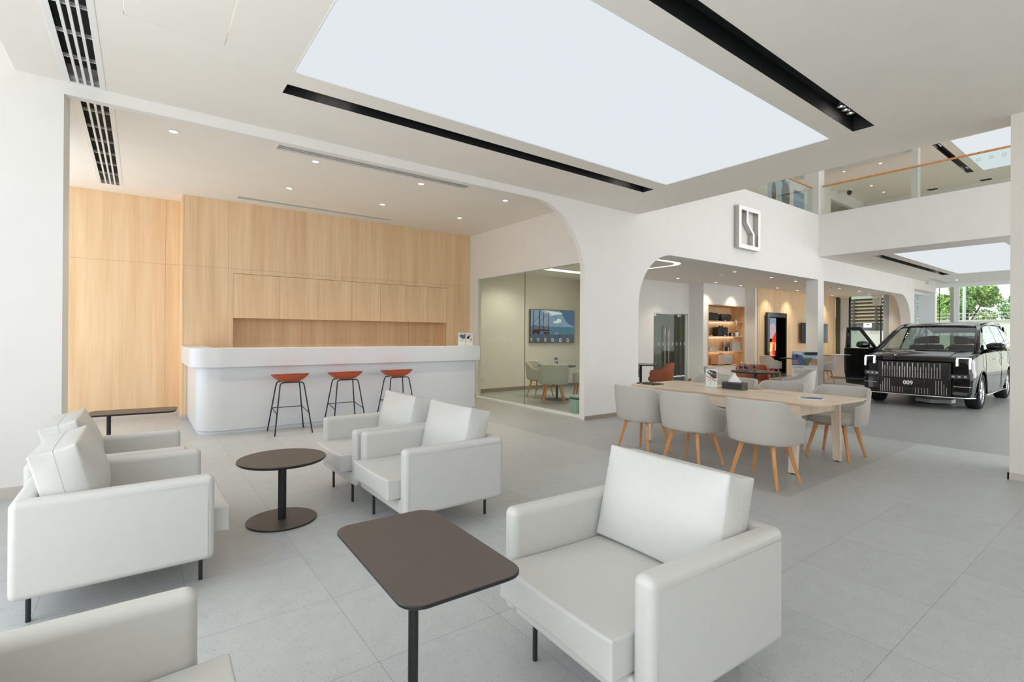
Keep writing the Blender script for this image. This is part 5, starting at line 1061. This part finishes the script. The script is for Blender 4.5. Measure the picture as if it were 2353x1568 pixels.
for ax in (.875, 4.08):
    for s in (-1, 1):
        wheel(ax, s)
        cb('arch_trim', M_CHROME if False else M_CAR, lambda b: tube(b, [(ax+.445*math.cos(math.radians(a)), s*.985, .375+.445*math.sin(math.radians(a))) for a in range(-10, 191, 10)], .018, 6), smooth=True)
# front face
fp = lambda y, z, o=.012: (fx(y)-o, y, z)
def strips(b):
    def st_(y, z0, z1, w=.0065): 
        x = fx(y)-.014
        box(b, x-.012, x+.004, y-w, y+w, z0, z1)
    for k in range(23):
        y = .545-k*.0455
        if k % 2 == 0: st_(y, .785, .962); st_(y, .645, .772)
        else: st_(y, .645, .880)
    for k, (y, zt) in enumerate(((.58, .46), (.54, .53), (.50, .605), (.455, .605), (.41, .605))):
        st_(y, .31, zt, .005); st_(-y+.0-.0+.02, .31, zt, .005)
    for k in range(5): st_(.36-k*.046, .31, .435, .004); st_(-.05-k*.052, .31, .435, .004)
cb('grille_panel', M_GRL, lambda b: [box(b, fx(y)-.014, fx(y)+.01, y-.026, y+.026, .29, .985) for y in [(-.60+.05*k) for k in range(25)]])
cb('chrome_strips', M_CHROME, strips)
def along(y0_, y1_, z, r_, o, n_=12): return lambda b: tube(b, [(fx(y0_+(y1_-y0_)*k/n_)-o, y0_+(y1_-y0_)*k/n_, z) for k in range(n_+1)], r_, 8)
cb('lower_chrome_lip', M_CHROME, lambda b: tube(b, [(fx(y_)-.018+max(0, abs(y_)-.88)*1.2, y_, .272) for y_ in [(-.97+.0808*k) for k in range(25)]], .014, 8), smooth=True)
pl_ = cb('number_plate', M_GRL, lambda b: box(b, -.055, -.015, -.215, .355, .447, .612), bevel=.006)
text('lettering', '009', .115, M_DECAL, pl_, frameX(-.0565, .072, .532), .001, bold=.004)
cb('radar_unit', M_GRL, lambda b: box(b, -.05, -.01, -.02, .13, .345, .435), bevel=.01)
for s in (-1, 1):
    g = lambda y, o: fx(y)-o
    def lamp(b):
        yo_, yi_ = s*.905, s*.715
        for yy_, zb_ in ((yo_, .868), (yi_, .925)):
            x = fx(yy_)-.012+(.0 if abs(yy_) < .8 else .01); prism(b, [(x-.004, zb_), (x+.012, zb_), (x+.012, 1.03), (x+.05, 1.085), (x+.036, 1.095), (x-.006, 1.04)], yy_-.017, yy_+.017, 'Y')
        for k in range(6): a = yi_+(yo_-yi_)*k/6; c_ = yi_+(yo_-yi_)*(k+1)/6; m_ = (a+c_)/2; box(b, fx(m_)+.022, fx(m_)+.045, min(a, c_), max(a, c_), 1.083, 1.100)
    hl = cb('headlight', M_LED, lamp)
    cb('fog_lamp_panel', M_LENS, lambda b: [box(b, g(y, .016), g(y, -.006), y-.026, y+.026, .668, .752) for y in [s*(.635+.05*k) for k in range(6)]])
    cb('fog_lamp', M_RIM, lambda b: box(b, g(s*.66, .021), g(s*.66, .0162), s*.66-.022, s*.66+.022, .69, .728)); cb('fog_lamp', M_RIM, lambda b: box(b, g(s*.75, .021), g(s*.75, .0162), s*.75-.022, s*.75+.022, .69, .728)); cb('fog_lamp', M_RIM, lambda b: box(b, g(s*.84, .021), g(s*.84, .0162), s*.84-.022, s*.84+.022, .69, .728))
    cb('side_chrome_bar', M_CHROME, along(s*.66, s*.92, .50, .006, .008), smooth=True)
    cb('bumper_fin', M_CAR, lambda b: tube(b, [(fx(.60)-.004, s*.60, .30), (fx(.60)-.010, s*.60, .98)], .014, 6), smooth=True)
    cb('sill_trim', M_CHROME, lambda b: tube(b, [(1.35, s*.985, .27), (3.6, s*.995, .27)], .008, 6), smooth=True)
    if s == -1: mx_, my_, mz_ = 1.12, s*1.16, 1.32
    else: continue
    mi_ = cb('wing_mirror', M_CAR, lambda b: blob(b, mx_, my_, mz_-.075, .085, .155, .08, 5, p=2.6), smooth=True); cb('mirror_arm', M_CAR, lambda b: tube(b, [(1.18, s*.93, 1.215), (1.14, s*1.04, 1.25), (1.13, s*1.10, 1.28)], .035, 8), mi_, smooth=True)
for x in (2.3, 3.35): cb('door_handle', M_CHROME, lambda b: box(b, x-.12, x+.12, -1.022, -1.004, 1.03, 1.05), bevel=.004)
for x in (1.15, 3.0, 4.1): cb('door_gap', M_TYRE, lambda b: tube(b, [(x, -.992, 1.2), (x, -1.001, .9), (x, -1.004, .6), (x, -.99, .32)], .004, 5), smooth=True)
cb('bonnet_crease', M_CAR, lambda b: (tube(b, [(.06, .60, 1.085), (.4, .58, 1.165), (.8, .56, 1.215)], .007, 6), tube(b, [(.06, -.60, 1.085), (.4, -.58, 1.165), (.8, -.56, 1.215)], .007, 6)), smooth=True)
# open front door
hng = math.radians(55-1.4)
dd = Matrix.Translation((1.05, .955, 0)) @ Matrix.Rotation(hng, 4, 'Z')   # door local: x along the door, y outwards
def db(name, m, f, par, **k):
    b = bmesh.new(); f(b)
    for v in b.verts: v.co = dd @ v.co
    return fin(b, name, m, par, **k)
door = db('front_door', M_CAR, lambda b: prism(b, [(0.02, .36), (.12, .30), (1.02, .30), (1.10, .62), (1.12, 1.05), (1.10, 1.235), (0.0, 1.235)], -.07, .02, 'Y'), car, bevel=.015, seg=3)
db('window_frame', M_CAR, lambda b: (prism(b, [(0.0, 1.23), (.09, 1.23), (.60, 1.70), (1.0, 1.715), (1.03, 1.23), (1.10, 1.23), (1.05, 1.775), (.58, 1.775)], -.055, -.01, 'Y')), door)
db('window_pane', M_CARG, lambda b: b.faces.new([b.verts.new(p) for p in ((.09, -.03, 1.235), (.60, -.03, 1.70), (1.0, -.03, 1.715), (1.03, -.03, 1.235))]), door)
db('handle', M_CHROME, lambda b: box(b, .84, 1.10, .022, .04, 1.035, 1.055), door, bevel=.004)
m_ = db('wing_mirror', M_CAR, lambda b: (blob(b, .17, .20, 1.25, .085, .16, .08, 6, p=2.6), tube(b, [(.10, .0, 1.22), (.12, .10, 1.25)], .035, 8)), door, smooth=True)
db('inner_trim', M_SEAT, lambda b: box(b, .08, 1.0, -.095, -.071, .45, 1.15), door, bevel=.01)
t = thing('car_plinth', 'low white hexagonal plinth on the floor under the black car', 'plinth', (14.75, 3.33, 0)); loc(lambda b: prism(b, E(0, 0, .37, .37, 6), .03, .11), 'top', M_WHITE, t); loc(lambda b: prism(b, E(0, 0, .33, .33, 6), 0, .03), 'foot', M_VENTD, t)

# ================================================================== OUTSIDE
M_GRND = mat('pale_paving', srgb(196, 194, 188), .8, noise=.06, nscale=2)
struct(obox('ground', (28.0, 75, -25, 40, -.2, -.02), M_GRND)); struct(obox('ground', (25.0, 28.0, 7.12, 40, -.2, -.02), M_GRND))
t = thing('garden_wall', 'long pale boundary wall topped by a slim railing beyond the hall windows', 'wall', (38.0, 6, -.02))
loc(lambda b: box(b, -.1, .1, -12, 14, 0, 2.5), 'wall_body', mat('pale_render', srgb(222, 220, 212), .8, noise=.05, nscale=2), t); loc(lambda b: box(b, -.16, .16, -12, 14, 2.5, 2.58), 'coping', M_GRND, t)
for z in (2.75, 2.95): loc(lambda b: tube(b, [(0, -12, z), (0, 14, z)], .02, 6), 'rail', M_METAL, t)
for k in range(22): loc(lambda b: tube(b, [(0, -7+.9*k, 2.58), (0, -7+.9*k, 2.96)], .022, 6), 'post', M_METAL, t)
LEAF = [mat('leaf_'+n_, srgb(*c), .6, noise=.25, nscale=3, spec=.25) for n_, c in (('bright', (196, 216, 120)), ('mid', (150, 184, 108)), ('deep', (104, 146, 96)))]
M_BARK = mat('bark', srgb(96, 80, 64), .9, noise=.3, nscale=8)
def tree(label, x, y, zc, rx, ry, rz_, n_, seed, mi):
    t = thing('tree', label, 'tree', (x, y, -.02), 0, 'trees beyond the hall windows'); rnd = random.Random(seed)
    loc(lambda b: (tube(b, [(0, 0, 0), (.05, .1, zc*.6), (0, .0, zc)], .16, 8, r2=.09), tube(b, [(.03, .05, zc*.6), (.5, .8, zc+.3)], .07, 6, r2=.03), tube(b, [(.03, .05, zc*.65), (-.5, -.8, zc+.4)], .07, 6, r2=.03)), 'trunk', M_BARK, t, smooth=True)
    b = bmesh.new(); cl = []
    for _ in range(26):
        a, e_ = rnd.uniform(0, 2*PI), rnd.uniform(-.5, 1.2); r_ = rnd.uniform(.35, .85); cl.append((rx*r_*math.cos(e_)*math.cos(a), ry*r_*math.cos(e_)*math.sin(a), zc+rz_*r_*math.sin(e_), rnd.uniform(.28, .45)))
    for _ in range(int(n_*2.2)):
        c = rnd.choice(cl); d = Vector((rnd.gauss(0, 1), rnd.gauss(0, 1), rnd.gauss(0, 1))).normalized(); s_ = c[3]*min(rx, ry)
        p = Vector(c[:3])+Vector((d.x*s_, d.y*s_, d.z*s_*.8))*rnd.uniform(.75, 1.05); L_ = rnd.uniform(.05, .10)
        u_ = d.cross(Vector((rnd.uniform(-1, 1), rnd.uniform(-1, 1), rnd.uniform(-1, 1)))).normalized()*L_; w_ = (d*.5+Vector((rnd.uniform(-1, 1), rnd.uniform(-1, 1), rnd.uniform(-1, 1)))).cross(u_).normalized()*L_*.5
        b.faces.new([b.verts.new(p-u_), b.verts.new(p+w_), b.verts.new(p+u_), b.verts.new(p-w_)]).material_index = rnd.choice((0, 1, 1, 2)) if mi == 0 else rnd.choice((0, 0, 1, 2) if mi == 1 else (1, 2, 2))
    me = bpy.data.meshes.new('foliage'); b.to_mesh(me); b.free(); link('foliage', me, LEAF, t)
tree('leafy green tree in the middle of the right hall window', 42.0, 7.9, 3.4, 1.4, 1.6, 1.9, 5200, 1, 0)
tree('bright green tree at the left of the wide hall window', 46.0, 11.2, 3.4, 1.5, 1.6, 1.9, 3600, 2, 1)
tree('darker green tree at the right of the hall window beside the pier', 47, 5.2, 3.9, 1.6, 1.9, 2.1, 5200, 3, 2)
tree('large green tree further right, partly behind the pier', 42.5, 3.2, 3.4, 1.6, 1.8, 2.0, 4200, 4, 0)
tree('lower bright tree in the narrow left hall window', 42.0, 12.0, 2.2, 1.1, 1.3, 1.3, 3600, 5, 1)
t = thing('lamp_post', 'tall pale lamp post outside the hall window', 'lamp post', (36.5, 7.02, -.02)); loc(lambda b: tube(b, [(0, 0, 0), (0, 0, 6.5)], .07, 10), 'post', M_FRAMEL, t, smooth=True); loc(lambda b: box(b, -.1, .5, -.1, .1, 6.45, 6.55), 'lamp_head', M_FRAMEL, t); loc(lambda b: lathe(b, [(0, 0), (.16, 0), (.14, .05), (.07, .12), (0, .12)], n=16), 'base', M_FRAMEL, t)
# shed beyond the cafe window
sh = thing('shed', 'outdoor shed with dark corrugated louvre wall above a pale base, beyond the cafe window', 'shed', (33, 10.5, -.02))
loc(lambda b: box(b, .0, .2, -1.6, 1.4, 0, 1.92), 'base_wall', mat('shed_base', srgb(206, 204, 196), .8, noise=.05), sh); loc(lambda b: box(b, .0, .2, -1.6, 1.4, 1.92, 2.3), 'lintel', mat('shed_lintel', srgb(86, 92, 90), .7, noise=.08), sh)
loc(lambda b: box(b, .15, .2, -1.6, 1.4, 2.3, 4.7), 'louvre_backing', mat('shed_dark', srgb(70, 66, 60), .8, noise=.1), sh)
for k in range(12): loc(lambda b: prism(b, [(-.02, 2.34+.2*k), (.12, 2.44+.2*k), (.13, 2.48+.2*k), (-.02, 2.38+.2*k)], -1.6, 1.4, 'Y'), 'louvre_slat', mat('shed_slat_%d' % k, srgb(150+k % 3*8, 138+k % 3*6, 120), .6, noise=.1, nscale=2), sh)
for y in (-1.55, -.45, .65, 1.35): loc(lambda b: box(b, -.06, -.02, y-.04, y+.04, 1.92, 4.7), 'steel_post', M_VENTD, sh)
t = thing('outdoor_post', 'pale round-cornered post with a small camera beside the shed', 'post', (32.4, 8.85, -.02)); loc(lambda b: prism(b, rrect(-.16, .16, -.2, .2, .05), 0, 4.8), 'column', M_FRAMEL, t); loc(lambda b: box(b, -.2, -.16, -.02, .30, 3.2, 3.28), 'camera', M_BLACK, t)
t = thing('wall_notice', 'small white notice box on the shed wall beyond the cafe window', 'notice', (32.9, 10.42, 2.2)); loc(lambda b: box(b, -.04, .0, -.2, .2, -.12, .13), 'board', M_WHITE, t); loc(lambda b: box(b, -.045, -.041, -.05, .05, .02, .06), 'mark', M_BLACK, t); loc(lambda b: box(b, -.0, .1, -.05, .05, -.05, .05), 'bracket', M_BLACK, t)
tree('green tree glimpsed at the left edge of the cafe window', 36, 13.6, 1.9, 1.0, 1.2, 1.3, 2600, 8, 0)
bl = thing('vertical_blind', 'bunched white vertical blind at the top left of the far cafe window', 'blind', (24.84, 8.98, 2.85))
bm = bmesh.new()
for k in range(6): prism(bm, [(0.0, -.18+.055*k), (.02, -.18+.055*k+.05), (.021, -.18+.055*k+.05), (.001, -.18+.055*k)], 0, .445)
fin(bm, 'slats', M_WHITE, bl); loc(lambda b: box(b, -.02, .04, -.20, .18, .40, .449), 'head_rail', M_WHITE, bl); bl['label'] = 'short bunched white vertical blind at the top left of the far cafe window'
bl.location = (24.80, 8.75, 2.85)
b2 = dup(bl, (24.80, 7.55, 3.02-.17), 0, 'short bunched white vertical blind at the top right of the far cafe window')
